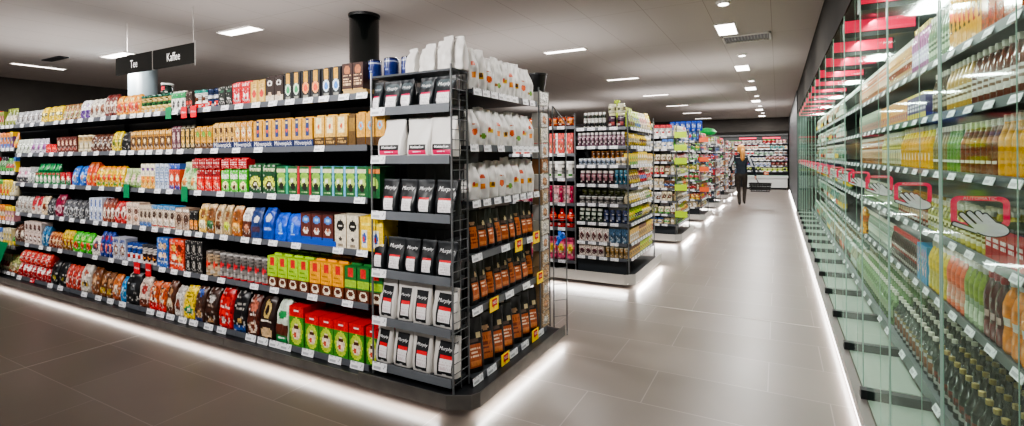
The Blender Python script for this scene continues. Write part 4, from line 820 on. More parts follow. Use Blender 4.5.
WB = [('R', .2, .84, .06, .82, '1d1f22'), ('R', .28, .78, .13, .44, 'e6e3e4'), ('R', .28, .78, .44, .50, 'dc1f2a'), ('X', .28, .74, .16, .38, 'd4c8ca', 4), ('R', .4, .6, .055, .075, 'b8b8b8')]
W2 = [('R', .14, .88, .17, .30, '1f2022'), ('R', .14, .88, .07, .17, 'd01858'), ('X', .22, .8, .2, .27, 'd8d8d8', 1), ('X', .3, .7, .1, .14, 'f0c8d8', 1)]
TX = ('Murphy', .23, .74, .35, 'whitetext')
er(0, [(374, 383), (384, 400), (401, 414), (419, 433.5), (435, 455)], 'P', .175, '22262a', BL, 'black espresso bag with magenta stripe', ('Murphy', .2, .72, .35, 'whitetext'))
er(1, [(378.5, 404.5), (407, 430), (431.5, 455.5)], 'P', .235, 'd9d6d2', W2, 'big white bag with black and magenta label', ('Mokkaflor', .13, .245, .1, 'whitetext'), m='matt', d=.10)
er(2, [(382.5, 398), (399, 416), (417, 433.5), (434.5, 456.5)], 'P', .205, '1f2225', BR, 'black espresso bag with red stripe', TX)
er(3, [(373.5, 385), (386, 403.5), (404.5, 419), (419.5, 433), (436, 455.5)], 'P', .205, '1f2225', BR, 'black espresso bag with red stripe', TX)
er(4, [(379, 395.5), (396.5, 412), (412.5, 430), (431, 455.5)], 'P', .235, 'cfcbc6', WB, 'white espresso bag with black label', ('Murphy', .17, .66, .35, 'whitetext'), m='matt')
er(5, [(375.5, 391), (392, 410.5), (411.5, 431), (432, 455.5)], 'P', .24, 'cfcbc6', WB, 'white espresso bag with black label', ('Murphy', .17, .66, .35, 'whitetext'), m='matt')
# a few behind the wire at the corner
for k, z in ((0, 1.751), (2, 1.116), (3, .759)):
    me = pack('P', .1, .08, .19, '1f2225', tuple(BR), None, 'film', .8, 1)
    put(me, 'espresso_bag', 'coffee', f'black espresso bag turned to the aisle behind wire mesh, {["upper", "", "middle", "lower"][k]} of three', None, (-1.72, 2.545, [1.857, 0, 1.187, .868][k]), 'R', -.5) if False else None
# top of the rack: navy tins and white bags
TZ = 1.958
for i, (u, r) in enumerate(((376, .036), (392.5, .04), (407, .036))):
    me = pack('C', r * 2.4, r * 2.4, .125, '1c2a5e', (('r', 0, 1, .78, .86, '8f94a8'), ('r', 0, 1, .94, 1, '0e1430'), ('X', .2, .8, .25, .6, '6a78a8', 2)), None, 'gloss', 1.2)
    put(me, 'coffee_tin', 'coffee tin', f'navy blue metal coffee tin on top of the rack, {ORD[i]} from left', 'navy tins on the rack top', (fx(u, 2.42), 2.42 + .02 * (i == 2), TZ), 'F')
WH = 'd6d3cf'
def white_bag(face, a, pl, z, h, w, d, acc, i, lab, yaw=0., lean=0.):
    L = [[('R', .3, .7, .28, .42, 'e88a2c'), ('E', .5, .62, .2, .06, 'c8502a')], [('R', .25, .75, .3, .44, 'd8a41c'), ('E', .55, .37, .14, .05, '5c3a1c')], [('E', .5, .38, .26, .09, 'd8602c'), ('X', .3, .7, .55, .62, 'b0603c', 1)],
         [('R', .15, .85, .2, .3, 'a8743a'), ('E', .6, .25, .2, .07, '6a9a3c')], [('R', .25, .75, .34, .48, 'e0b83c'), ('R', .3, .5, .38, .5, 'b83a2c')]][acc % 5]
    me = pack('H', w, d, h, WH, tuple(L) if acc >= 0 else (), 'c9c6c1', 'matt', 1.1, i % 4)
    loc = (a, pl + d / 2 + .012, z) if face == 'F' else (pl - d / 2 - .028, a, z)
    return put(me, 'coffee_bag', 'coffee', lab, None, loc, face, yaw, lean)
for i, (u0, u1, h) in enumerate(((413, 425, .155), (424, 433, .155), (432, 441, .17), (438, 450, .185), (450, 458, .20), (457, 466, .2))):
    x = fx((u0 + u1) / 2, 2.42); white_bag('F', x, 2.335 + (.03 if i % 2 else 0), TZ, h, .085, .07, -1, i, f'plain white bag standing on the rack top beside the navy tins, {ORD[i]} from left', -.2 + .1 * (i % 3))
# aisle side
rnames = ['on top aisle-side rack shelf', 'on second aisle-side rack shelf', 'on third aisle-side rack shelf']
hs = [.25, .235, .245]
for k in range(3):
    n = 9 if k < 2 else 8
    for i in range(n):
        y = 2.50 + (3.36 - 2.50) * (i + .5) / n
        h = hs[k] * (1 + .16 * (hsh(i, k) - .5)); 
        if k == 0: h += .03 * (i == 0)
        white_bag('R', y, XR, RZ[k] + .0155, round(h, 3), .088 if k == 0 else .095, .09, (i + k * 2) % 5, i, f'white bag with {["orange", "yellow brown", "orange oval", "tan green", "yellow red"][(i + k * 2) % 5]} label, {ORD[i]} from corner {rnames[k]}', (-.45 if k != 1 else -.3) * (.5 + hsh(i, 4)))
OL = [('R', .18, .82, .1, .5, 'b0562a'), ('R', .22, .78, .14, .22, 'd08048'), ('X', .22, .78, .26, .46, 'f2d0b0', 3), ('E', .74, .66, .12, .06, 'c9b68c'), ('R', .2, .7, .54, .60, '5a4a44')]
O2 = [('R', .2, .8, .12, .6, 'b8642f'), ('X', .24, .76, .18, .54, '7a3418', 4), ('E', .5, .7, .2, .05, 'b08a6a')]
for k, n, h, w, nm in ((3, 9, .26, .095, 'fourth'), (4, 9, .27, .095, 'fifth'), (5, 7, .33, .135, 'bottom')):
    y0, y1 = (2.51, 3.36) if k < 5 else (2.50, 3.42)
    for i in range(n):
        y = y0 + (y1 - y0) * (i + .5) / n
        me = pack('P', w, .085 if k < 5 else .1, round(h * (1 - .06 * hsh(i, k)), 3), '181717', tuple(OL if (i + k) % 3 else O2), None, 'film', 1.2 if k == 5 else 1., i % 3)
        put(me, 'coffee_bag', 'coffee', f'black pouch with orange label, {ORD[i]} from corner, {nm} aisle-side rack shelf', None, (XR - .078, y, RZ[k] + .0155), 'R', (-.5 if k == 5 else -.05 - .35 * hsh(i, k + 3)), 0)
for k, a, z, lab in ((3, 3.02, .845, 'yellow NEU card on the fourth aisle-side rail, nearer one'), (3, 3.30, .858, 'yellow NEU card on the fourth aisle-side rail, farther one'),
                     (4, 2.68, .53, 'yellow NEU card on the fifth aisle-side rail, nearer one'), (4, 3.36, .55, 'yellow NEU card on the fifth aisle-side rail, farther one'),
                     (5, 2.82, .135, 'yellow NEU card on the bottom aisle-side rail, nearer one'), (5, 3.27, .15, 'yellow NEU card on the bottom aisle-side rail, farther one')):
    promo(0, 0, .105, .085, 'yellow', lab, 'NEU', face='R', a=a, plane=XR + .012, z=z)
# slim goods in the wire strip at the far corner of the rack
for i in range(14):
    z = .14 + i * .118
    A = ['cream', 'white', 'beige', 'white', 'brown', 'white'][i % 6] if i > 4 else 'beige'
    me = pack('B', .12, .08, .112, {'cream': 'd9d2c2', 'white': 'dedbd6', 'beige': 'b89a78', 'brown': '9a6a44'}[A], (('E', .5, .5, .3, .28, 'b98a64' if i % 2 else 'c8c4bc'), ('R', 0, 1, 0, .1, '8a7a68')), None, 'card', .5)
    put(me, 'filter_box', 'box', f'small {A} box in the stacked column at the rack corner, {ORD[i]} from the floor', 'boxes stacked at the rack corner', (XR - .04, 3.49, z), 'R', .05 * (i % 3 - 1))
me = pack('C', .15, .15, .13, '1c1d20', (), None, 'film', 1.)
t = put(MB().lathe([(.055, 0), (.075, .13), (.082, .13), (.082, .14), (.07, .14), (.05, .01)], 24).mesh('black_bucket', M['black']), 'bucket', 'bucket', 'small black bucket on top of the column at the rack corner', None, (XR - .06, 3.49, 1.95), 'R')
put(pack('B', .15, .1, .1, 'dedbd6', (), None, 'card', .5), 'white_box', 'box', 'white box directly under the small black bucket', None, (XR - .05, 3.49, 1.845), 'R')
bw = MB()
for i in range(7): a = i * .9; bw.bar((0, 0, 0), (.05 * math.cos(a), .05 * math.sin(a) * .6, .045 * math.sin(a * 1.7)), .014, 8)
put(bw.mesh('blue_bow', M['bluefoil']), 'ribbon_bow', 'ribbon', 'shiny blue ribbon bow hanging at the rack corner', None, (-1.53, 3.66, .80), 'R')

# ================================================================ further gondolas along the aisle
GZ = [1.76, 1.55, 1.335, 1.12, .90, .686, .466, .30]
GO = ['top', 'second', 'third', 'fourth', 'fifth', 'sixth', 'seventh', 'bottom']
def gondola(gi, y, ydep, x0, xm, x1, labw):
    """front face at y from x0 to x1 (a second bay left of xm), aisle face at x1"""
    t = thing('shelving_unit', f'black steel shelving end of the {labw} beside the aisle', 'shelving unit', ((x0 + x1) / 2, y + ydep / 2, 0))
    for k, z in enumerate(GZ):
        shelf(t, 'F', xm, x1 - .03, y, .35, z, [xm + .06 + .13 * i for i in range(int((x1 - xm - .06) / .13))], railh=.035, tw=.09, th=.035)
        shelf(t, 'R', y + .05, y + ydep - .05, x1, .35, z, [y + .12 + .13 * i for i in range(int((ydep - .15) / .13))], railh=.035, tw=.09, th=.035)
    zz = [1.79, 1.47, 1.18, .89, .60, .22]
    for k, z in enumerate(zz):
        shelf(t, 'F', x0, xm - .02, y + .02, .35, z, [x0 + .1 + .15 * i for i in range(int((xm - x0 - .1) / .15))], railh=.035, tw=.09)
    part('core_panel', MB().box(x0, x1 - .36, y + .4, y + ydep - .1, .11, 1.85), M['dark'], t)
    for p in ((x1 - .012, y), (xm - .01, y), (x1 - .012, y + ydep)): part('upright', MB().bar((p[0], p[1], .11), (p[0], p[1], 1.95), .009, 8), M['wire'], t)
    pl = MB(); prism(pl, [(x0, y - .1), (x1 - .03, y - .1), (x1 + .06, y - .03), (x1 + .06, y + ydep + .02), (x0, y + ydep + .02)], .072, .115)
    part('plinth', pl, M['dark'], t); q_ = MB().box(x0, x1 - .03, y - .109, y - .101, .055, .165).box(x1 + .061, x1 + .069, y - .025, y + ydep + .02, .055, .165); prism(q_, [(x1 - .03, y - .109), (x1 + .069, y - .028), (x1 + .061, y - .022), (x1 - .03, y - .101)], .055, .165)
    part('plinth_rim', q_, M['lampframe2'], t); part('foot', MB().box(x0 + .1, x1 - .3, y + .3, y + ydep - .2, 0, .072), M['dark'], t)
    part('kick_panel', MB().box(xm, x1 - .05, y + .04, y + .05, .115, .28), M['shelf'], t)
    q = thing('plinth_light', f'white light strip glowing under the plinth of the {labw}', 'light strip', (x1, y, .05))
    part('tube', MB().box(x0, x1, y - .085, y - .075, .06, .071).box(x1 + .035, x1 + .045, y, y + ydep, .06, .071), M['led'], q)
    area((x0 + x1) / 2, y - .118, .052, x1 - x0, .02, 12, (math.radians(-25), 0, 0)); area(x1 + .078, y + ydep / 2, .052, .02, ydep, 14, (0, math.radians(-25), 0))
    return zz
def G2row(k, face, a0, a1, n, name, cat, kind, h, base, layers, desc, wh, pl, **kw):
    kw.setdefault('res', .4)
    return row(face, a0, a1, pl, kw.pop('z', GZ[k]) + .0155, n, name, cat, kind, h, base, layers, desc, wh, **kw)
yb, xb = 5.40, -1.44
zz = gondola(2, yb, 1.27, -2.95, -2.06, xb, 'jar gondola')
X_ = lambda u: fx(u, yb)
wf_ = lambda k: f'on {GO[k]} front shelf of jar gondola'
G2row(0, 'F', X_(583), X_(606), 6, 'jam_jar', 'jar', 'J', .085, 'dcdcd6', [('R', 0, 1, .15, .7, '2c3032')], 'white capped dark jar', wf_(0), yb, lid='eeeeea', m='gloss')
G2row(0, 'F', X_(583), X_(606), 6, 'jam_jar', 'jar', 'J', .085, 'e4e2dc', [('R', 0, 1, .25, .7, '3c4642')], 'white capped jar stacked above', wf_(0), yb, lid='f2f2ee', m='gloss', z=GZ[0] + .088)
G2row(0, 'F', X_(607), X_(625), 2, 'preserve_jar', 'jar', 'J', .155, '3c2c3c', [('R', 0, 1, .2, .65, '4a3444'), ('E', .5, .25, .3, .12, 'b85a5a')], 'large cream lidded plum jar', wf_(0), yb, lid='e2dcae', m='gloss')
G2row(0, 'F', X_(607), X_(625), 2, 'preserve_jar', 'jar', 'J', .10, 'd8d6b8', [('R', 0, 1, .2, .65, 'b8b890')], 'pale cream jar above plum jars', wf_(0), yb, lid='e8e6c8', m='gloss', z=GZ[0] + .16)
G2row(1, 'F', X_(577), X_(625), 11, 'pickle_jar', 'jar', 'J', .155, '6c5060', [('N', 0, 1, .2, .75, ['8a6a78', '4c3444', 'c8b0b8', '6c5060'])], 'purple grey patterned jar', wf_(1), yb, lid='d8d2d0', m='gloss')
G2row(2, 'F', X_(588), X_(627), 8, 'spice_tin', 'spice', 'C', .10, 'a86a1c', [('R', 0, 1, .5, .9, '5a3210')], 'amber brown tin in back rank', wf_(2), yb + .09, z=GZ[2] + .06)
G2row(2, 'F', X_(578), X_(615), 8, 'spice_tub', 'spice', 'C', .075, '6a7688', [('r', 0, 1, .8, 1, 'd2d6da'), ('R', 0, 1, 0, .3, '9aa2ac')], 'slate blue tub with white rim', wf_(2), yb)
G2row(2, 'F', X_(615), X_(626), 2, 'spice_tub', 'spice', 'C', .085, 'd8d4cc', [('R', .1, .9, .3, .6, 'b8a07a')], 'white short tub', wf_(2), yb)
G2row(3, 'F', X_(579), X_(613.5), 6, 'pesto_jar', 'jar', 'J', .15, '6a4450', [('R', .1, .9, .3, .7, '9a7078'), ('R', 0, 1, 0, .2, '3a2830')], 'dusky plum jar', wf_(3), yb, lid='d9cdc8', m='gloss')
G2row(3, 'F', X_(614), X_(627), 3, 'pesto_jar', 'jar', 'J', .16, '3f6a80', [('R', .1, .9, .5, .56, 'c8e0e8')], 'steel blue jar', wf_(3), yb, lid='5c8ca0', m='gloss')
G2row(4, 'F', X_(578), X_(622), 7, 'fish_tin', 'tin', 'C', .08, '8c8a88', [('R', 0, 1, .4, .6, '4c4a4a'), ('r', 0, 1, .85, 1, 'cfcfcc')], 'silver grey flat tin', wf_(4), yb)
G2row(4, 'F', X_(578), X_(625), 7, 'fish_tin', 'tin', 'C', .075, '4a5238', [('R', 0, 1, .3, .7, '6a7440')], 'olive tin stacked in back rank', wf_(4), yb + .09, z=GZ[4] + .082)
G2row(5, 'F', X_(578), X_(602), 4, 'olive_jar', 'jar', 'J', .155, '3c4a40', [('R', .1, .9, .3, .7, 'b8c0b4'), ('R', .2, .8, .4, .55, '4a5a4c')], 'dark green jar with grey label', wf_(5), yb, lid='c9cdc4', m='gloss')
G2row(5, 'F', X_(602), X_(627), 4, 'olive_jar', 'jar', 'J', .145, '2c3656', [('E', .5, .4, .3, .2, '8a92b0')], 'navy blue jar with pale oval', wf_(5), yb, lid='3a4262', m='gloss')
G2row(6, 'F', X_(578), X_(608), 5, 'soup_packet', 'packet', 'B', .15, 'd8ccc4', [('E', .5, .4, .36, .26, '6a3c40')], 'white packet with maroon bowl', wf_(6), yb)
G2row(6, 'F', X_(608), X_(627), 3, 'soup_packet', 'packet', 'B', .155, '44607a', [('R', .2, .8, .1, .4, '8aa0b0')], 'blue grey packet', wf_(6), yb)
G2row(7, 'F', X_(578), X_(603), 4, 'soup_packet', 'packet', 'B', .12, 'd4c6bc', [('E', .5, .45, .36, .26, '5c3038')], 'pale packet with dark bowl', wf_(7), yb)
G2row(7, 'F', X_(604), X_(627), 5, 'spice_bottle', 'spice', 'C', .12, 'b09468', [('R', 0, 1, .4, .7, '8a6a3c'), ('r', 0, 1, .9, 1, 'd9cfb8')], 'tan spice shaker', wf_(7), yb)
lb = lambda k: f'on {["top", "second", "third", "fourth", "fifth", "bottom"][k]} shelf, bay behind the wire stand'
G2row(0, 'F', -2.9, -2.10, 8, 'sauce_jar', 'jar', 'J', .13, 'c0481c', [('R', .1, .9, .2, .6, 'e08a3c'), ('R', 0, 1, 0, .18, '4a1c10')], 'orange sauce jar', lb(0), yb + .02, lid='3a2018', m='gloss', z=1.79)
G2row(1, 'F', -2.9, -2.10, 7, 'sauce_carton', 'carton', 'B', .24, 'cc3428', [('R', 0, .3, 0, 1, 'e8e2dc'), ('E', .6, .35, .24, .16, 'e8703c')], 'red and white carton', lb(1), yb + .02, z=1.47)
G2row(2, 'F', -2.9, -2.10, 6, 'sauce_tub', 'tub', 'T', .20, 'e2e0da', [('E', .5, .2, .3, .14, '4aa83c'), ('R', 0, 1, .5, .6, 'c8c4bc')], 'white tub with green dot', lb(2), yb + .02, lid='e8e8e4', m='gloss', z=1.18)
G2row(3, 'F', -2.9, -2.10, 6, 'biscuit_box', 'box', 'B', .20, 'd89aa0', [('R', .6, 1, 0, 1, 'b82850'), ('R', .1, .5, .2, .5, 'f0dcd4')], 'pink biscuit box', lb(3), yb + .02, z=.89)
G2row(4, 'F', -2.9, -2.10, 7, 'ketchup_bottle', 'sauce', 'O', .22, 'd0241c', [('R', 0, 1, .2, .3, '1c1412'), ('R', 0, 1, .5, .7, 'e04a24')], 'red ketchup bottle', lb(4), yb + .02, capm='redcap', m='gloss', z=.60)
G2row(5, 'F', -2.9, -2.10, 7, 'candy_pouch', 'sweets', 'P', .26, 'd8587c', [('E', .5, .5, .34, .2, 'f0c83c'), ('R', 0, 1, .8, 1, '9a2c4c')], 'pink candy pouch with yellow oval', lb(5), yb + .02, z=.22, d=.07)
kR = [(('pasta_pack', 'pasta', 'P'), ['cream', 'yellow', 'lime']), (('pasta_pack', 'pasta', 'W'), ['cream', 'yellow', 'beige']), (('mustard_box', 'box', 'B'), ['yellow', 'gold', 'yellow']), (('noodle_pouch', 'noodles', 'P'), ['cream', 'yellow', 'red', 'teal']),
      (('pasta_pack', 'pasta', 'P'), ['cream', 'beige', 'yellow']), (('pasta_pack', 'pasta', 'W'), ['lime', 'yellow', 'cream']), (('rice_box', 'rice', 'B'), ['yellow', 'gold', 'cream']), (('rice_box', 'rice', 'B'), ['lime', 'yellow', 'gold'])]
for k in range(8):
    cl = .17 if k < 7 else .13
    a = yb + .06
    if k == 0: cl = .26
    fill('R', a, yb + 1.2, xb, GZ[k] + .0155, cl, f'on {GO[k]} aisle-side shelf of jar gondola', [kR[k][0]], kR[k][1], 100 + k, res=.4, per=(3, 5), width=(.08, .1))
put(pack('C', .085, .085, .34, PAL['lime'], (('R', 0, 1, .5, .7, 'e6eaa0'),), None, 'film', .5), 'chip_tube', 'tube', 'tall lime green tube standing on the jar gondola corner', None, (xb - .08, yb + .02 + .05, GZ[0] + .05), 'R') if False else None
put(pack('C', .07, .07, .33, PAL['lime'], (('R', 0, 1, .5, .7, 'e6eaa0'),), None, 'film', .5), 'chip_tube', 'tube', 'tall lime green tube standing highest on the jar gondola', None, (xb - .22, yb + .32, GZ[0] + .0155), 'R')

def gond_auto(gi, y, x0, xm, x1, lab, frontcols, kindsF, sidecols, kindsR, seed, dep=1.27, res=.3):
    gondola(gi, y, dep, x0, xm, x1, lab)
    for k in range(8):
        cl = .165 if k else .24
        if k == 7: cl = .13
        fill('F', xm + .01, x1 - .04, y, GZ[k] + .0155, cl, f'on {GO[k]} front shelf of {lab}', [kindsF[k % len(kindsF)]], frontcols[k % len(frontcols)], seed + k, res=res, per=(3, 5), width=(.08, .11))
        fill('R', y + .06, y + dep - .07, x1, GZ[k] + .0155, cl, f'on {GO[k]} aisle shelf of {lab}', [kindsR[k % len(kindsR)]], sidecols[k % len(sidecols)], seed + 20 + k, res=res, per=(3, 5), width=(.09, .13))
gond_auto(3, 8.47, -2.8, -2.12, -1.46, 'baking gondola',
          [['white', 'cream'], ['white', 'silver'], ['cream', 'white', 'beige'], ['beige', 'brown', 'cream'], ['brown', 'beige', 'white'], ['pink', 'cream', 'white'], ['cream', 'olive', 'white'], ['white', 'cream', 'beige']],
          [('sugar_bag', 'sugar', 'B'), ('flour_bag', 'flour', 'B'), ('baking_pack', 'baking', 'P'), ('nut_pouch', 'nuts', 'P')], [['white', 'cream'], ['lime', 'green'], ['white', 'pink', 'red'], ['cream', 'lime'], ['lime', 'green', 'yellow'], ['beige', 'pink'], ['lime', 'yellow'], ['lime', 'green', 'orange']],
          [('salt_pack', 'baking', 'P'), ('baking_pack', 'baking', 'P')], 300)
gond_auto(4, 11.52, -2.8, -2.12, -1.48, 'snack gondola',
          [['blue', 'navy'], ['cream', 'beige', 'green'], ['green', 'white'], ['olive', 'green', 'yellow'], ['olive', 'brown', 'green'], ['brown', 'orange'], ['orange', 'yellow', 'brown'], ['brown', 'beige', 'amber']],
          [('snack_pouch', 'snacks', 'P'), ('cracker_box', 'box', 'B')], [['orange', 'red', 'white'], ['blue', 'orange'], ['red', 'white', 'teal'], ['orange', 'red'], ['pink', 'white'], ['red', 'white', 'orange'], ['white', 'red'], ['cream', 'red']],
          [('snack_pouch', 'snacks', 'P')], 360, res=.25)
gond_auto(5, 14.56, -2.8, -2.12, -1.50, 'sweets gondola',
          [['green', 'lime'], ['red', 'black'], ['black', 'red', 'white'], ['red', 'black', 'blue'], ['maroon', 'red'], ['black', 'navy', 'red'], ['red', 'pink'], ['black', 'red', 'navy']],
          [('sweets_bag', 'sweets', 'P')], [['red', 'white'], ['green', 'white', 'black'], ['black', 'red'], ['white', 'brown'], ['pink', 'red', 'black'], ['orange', 'brown'], ['black', 'white'], ['red', 'white']], [('chocolate_box', 'box', 'B')], 420, res=.25)
gond_auto(6, 17.6, -2.8, -2.12, -1.52, 'cosmetics gondola',
          [['white', 'brown'], ['pink', 'white'], ['brown', 'beige', 'black']], [('shampoo_box', 'box', 'B')], [['white', 'brown', 'pink'], ['brown', 'black', 'beige'], ['white', 'silver', 'pink'], ['amber', 'brown']], [('lotion_box', 'box', 'B')], 480, res=.2)
gond_auto(7, 20.6, -2.8, -2.12, -1.54, 'last gondola',
          [['white', 'beige', 'brown']], [('tissue_box', 'box', 'B')], [['brown', 'beige', 'white'], ['black', 'amber']], [('soap_box', 'box', 'B')], 520, res=.2)
# green and blue display toppers, lime flags
tp = put(MB().lathe([(.02, 0), (.2, .03), (.26, .1), (.2, .18), (.05, .22)], 20).mesh('topper', M['green']), 'display_topper', 'display', 'round green topper standing on the red sweets shelves', None, (-1.75, 14.8, 2.0), 'F')
tp.data.materials[0] = mat('bright_green', '1fae54', .5)
for i in range(6):
    put(pack('P', .12, .09, .22, '1c48b8', (('E', .5, .5, .3, .2, '7a9ae0'),), None, 'film', .3), 'blue_pouch', 'snacks', f'bright blue pouch heaped on the snack shelves top, {ORD[i]} from left', 'blue pouches on the snack shelves top', (-2.1 + .115 * i, 11.62, GZ[0] + .24), 'F')
for gi, (y, x) in enumerate(((8.40, -1.47), (11.45, -1.49))):
    for k in (0, 1, 2, 4, 6) if gi == 0 else (0, 2, 3, 5):
        c = 'lime_card' if gi == 0 else 'orange_card'
        mm = bpy.data.materials.get(c) or mat(c, 'b9dc28' if gi == 0 else 'e8663c', .5)
        t = thing('shelf_flag', f'{"lime green" if gi == 0 else "orange"} card on the {GO[k]} shelf corner of the {"baking" if gi == 0 else "snack"} shelves', 'price card', (x, y, GZ[k]))
        part('card', MB().box(x - .02, x + .17, y, y + .004, GZ[k] - .02, GZ[k] + .08), mm, t)

# ================================================================ rear wall display and freezers
t = thing('wall_shelving', 'dark wall shelving of small colourful goods closing the end of the aisle', 'shelving unit', (-2, 25, 0))
BZ = [1.95, 1.70, 1.45, 1.20, .95, .72]
for z in BZ: shelf(t, 'F', -4.0, .38, 24.8, .4, z, [-3.9 + .25 * i for i in range(17)], railh=.04, tw=.14)
part('back_panel', MB().box(-4.1, .4, 25.2, 25.25, .1, 2.4), M['black'], t)
part('base_panel', MB().box(-4.0, .38, 24.9, 25.2, 0, .68), M['dark'], t)
part('canopy', MB().box(-4.0, .38, 24.7, 25.2, 2.3, 2.36), M['black'], t)
for x in (-2.6, -1.2, -.25): part('header_strip', MB().box(x - .35, x + .35, 24.78, 24.79, 2.17, 2.24), M['pink'], t)
area(-1.5, 23.6, 2.35, 4.5, .2, 60, (math.radians(55), 0, 0))  # added fill that brightens the rear wall display
for k, z in enumerate(BZ):
    fill('F', -3.95, .36, 24.8, z + .0155, .19, f'on {ORD[k]} shelf of the rear wall display', [('cosmetic_box', 'box', 'B')] if k % 2 else [('cream_pot', 'tub', 'C')],
         [['red', 'pink', 'white'], ['white', 'cream', 'teal'], ['white', 'red', 'silver'], ['cream', 'pink', 'orange', 'beige'], ['white', 'teal', 'maroon'], ['olive', 'lime', 'silver', 'cream']][k], 700 + k, per=(3, 6), width=(.14, .2), res=.2)
fz = MB(); t = thing('chest_freezer', 'low white open freezer chest in front of the rear wall display', 'freezer', (-.4, 23.9, 0))
part('tub', MB().box(-1.3, .34, 23.5, 24.4, .08, .48).box(-1.33, .37, 23.47, 24.43, .48, .56), M['white'], t)
part('base', MB().box(-1.25, .3, 23.55, 24.35, 0, .08), M['dark'], t)
part('glass_lid', MB().quad([(-1.3, 23.5, .565), (.34, 23.5, .565), (.34, 24.4, .60), (-1.3, 24.4, .60)]), M['glass'], t)
put(pack('B', .18, .14, .14, 'd8603c', (('R', .1, .9, .3, .7, 'f0c8a0'),), None, 'card', .3), 'offer_box', 'box', 'orange box lying on the white freezer chest', None, (-.45, 23.85, .60), 'F')

# ================================================================ drinks in the glass-door fridges
def FL(k, ya, yb_, n, name, cat, kind, h, base, layers, desc, where=None, z=None, **kw):
    """ya > yb_: from far to near, i.e. left to right as seen through the doors"""
    kw.setdefault('res', .8); kw.setdefault('m', 'gloss')
    zz = z if z is not None else (KZ[k] + .0155 if k < 5 else .151)
    pl = XS if k < 5 else .735
    wh = where or ['on top fridge shelf', 'on second fridge shelf', 'on third fridge shelf', 'on fourth fridge shelf', 'on fifth fridge shelf', 'in the bottom fridge tray'][k]
    return row('L', ya, yb_, kw.pop('pl', pl), zz, n, name, cat, kind, h, base, layers, desc, wh, **kw)
YS = lambda u: fy(u, XS + .03)
LB = lambda c, c2='e8dfc8': [('R', 0, 1, .18, .46, c2), ('X', .1, .9, .22, .42, c, 2)]
# top
FL(0, YS(1030), YS(988), 5, 'cider_bottle', 'bottle', 'B', .30, 'a8481c', [('R', .1, .9, .3, .7, 'c86a30')], 'orange brown carton', d=.09)
FL(0, YS(988), YS(955), 7, 'gold_carton', 'carton', 'B', .30, 'd89a14', [('E', .5, .55, .26, .2, '3c3410'), ('E', .52, .58, .12, .1, 'd89a14'), ('R', .3, .8, .3, .36, '3c3410')], 'golden carton with dark number', d=.08)
FL(0, YS(955), YS(932), 8, 'green_bottle', 'bottle', 'O', .28, '5c7458', LB('3c5a3c', 'a8b89a'), 'grey green glass bottle', capm='cap')
FL(0, YS(932), YS(915), 7, 'juice_bottle', 'juice', 'Q', .30, '8a4c78', LB('e0dce8', 'c8b8d8'), 'purple labelled bottle with orange cap', capm='goldcap')
FL(0, YS(915), YS(890), 16, 'juice_bottle', 'juice', 'O', .26, 'b8863c', LB('7a3a1c', 'e0b87a'), 'amber bottle', capm='cap', res=.5)
FL(0, YS(890), YS(862), 30, 'juice_bottle', 'juice', 'O', .25, 'b8704a', LB('7a3a1c', 'd8a88a'), 'orange red bottle', capm='cap', res=.35)
# second
FL(1, YS(1030), YS(975), 8, 'smoothie_bottle', 'bottle', 'O', .25, '5c2c1c', LB('7a5a4a', 'd9d2c8'), 'brown bottle with cream label', capm='cap', rows=1)
FL(1, YS(975), YS(950), 6, 'smoothie_bottle', 'bottle', 'O', .25, 'a8843c', LB('6a5030', 'd8cfb0'), 'olive gold bottle with label', capm='cap')
FL(1, YS(950), YS(936), 5, 'smoothie_bottle', 'bottle', 'O', .24, '4a3c30', LB('5a5048', 'a89c88'), 'dark bottle with grey label', capm='cap')
FL(1, YS(930), YS(911), 7, 'juice_box', 'carton', 'B', .17, '4a3a6c', [('R', 0, 1, 0, .24, 'd8c41c'), ('X', .1, .9, .3, .6, 'e8e2f0', 2), ('r', 0, 1, .9, 1, 'd8c41c')], 'purple carton with yellow edges', d=.1, m='card')
FL(1, YS(911), YS(884), 14, 'juice_box', 'carton', 'B', .17, 'e08a1c', [('R', 0, .45, 0, 1, 'f0a828'), ('E', .6, .3, .3, .2, 'c03a4c')], 'orange carton with red fruit', d=.1, m='card', res=.5)
FL(1, YS(884), YS(862), 22, 'juice_box', 'carton', 'B', .18, 'b07a6a', [('R', 0, 1, .5, 1, '9aa890')], 'pinkish grey carton', d=.1, m='card', res=.35)
FL(1, YS(1030), YS(950), 12, 'lemonade_bottle', 'bottle', 'Q', .27, '4a3848', LB('c8c0c8', '6a5a7a'), 'dark purple bottle with red cap in back rank', capm='redcap', pl=XS + .14, z=KZ[1] + .03)
# third
FL(2, YS(1030), YS(1001), 4, 'juice_bottle', 'juice', 'O', .26, 'dc9a0c', [('R', 0, 1, .1, .5, 'e0a010'), ('X', .1, .9, .16, .22, 'f6e8c0', 1)], 'golden yellow juice bottle', capm='cap')
FL(2, YS(1001), YS(963), 7, 'juice_bottle', 'juice', 'O', .25, '7a4426', [('X', .1, .9, .16, .24, 'e2d2c0', 1), ('R', 0, 1, .6, .7, 'a0623c')], 'reddish brown juice bottle', capm='cap')
FL(2, YS(963), YS(950), 4, 'juice_bottle', 'juice', 'O', .25, '5f8a34', [('X', .1, .9, .16, .24, 'e2ecd0', 1)], 'green juice bottle', capm='cap')
FL(2, YS(950), YS(936), 5, 'juice_bottle', 'juice', 'O', .25, '7a6a3a', [('X', .1, .9, .16, .24, 'e2dcd0', 1)], 'khaki juice bottle', capm='cap')
FL(2, YS(934), YS(903), 10, 'juice_bottle', 'juice', 'O', .28, 'e0a61c', [('R', 0, 1, .74, 1, 'f0d828'), ('R', .3, .7, .2, .36, 'f0d0a0')], 'bright yellow juice bottle', capm='cap')
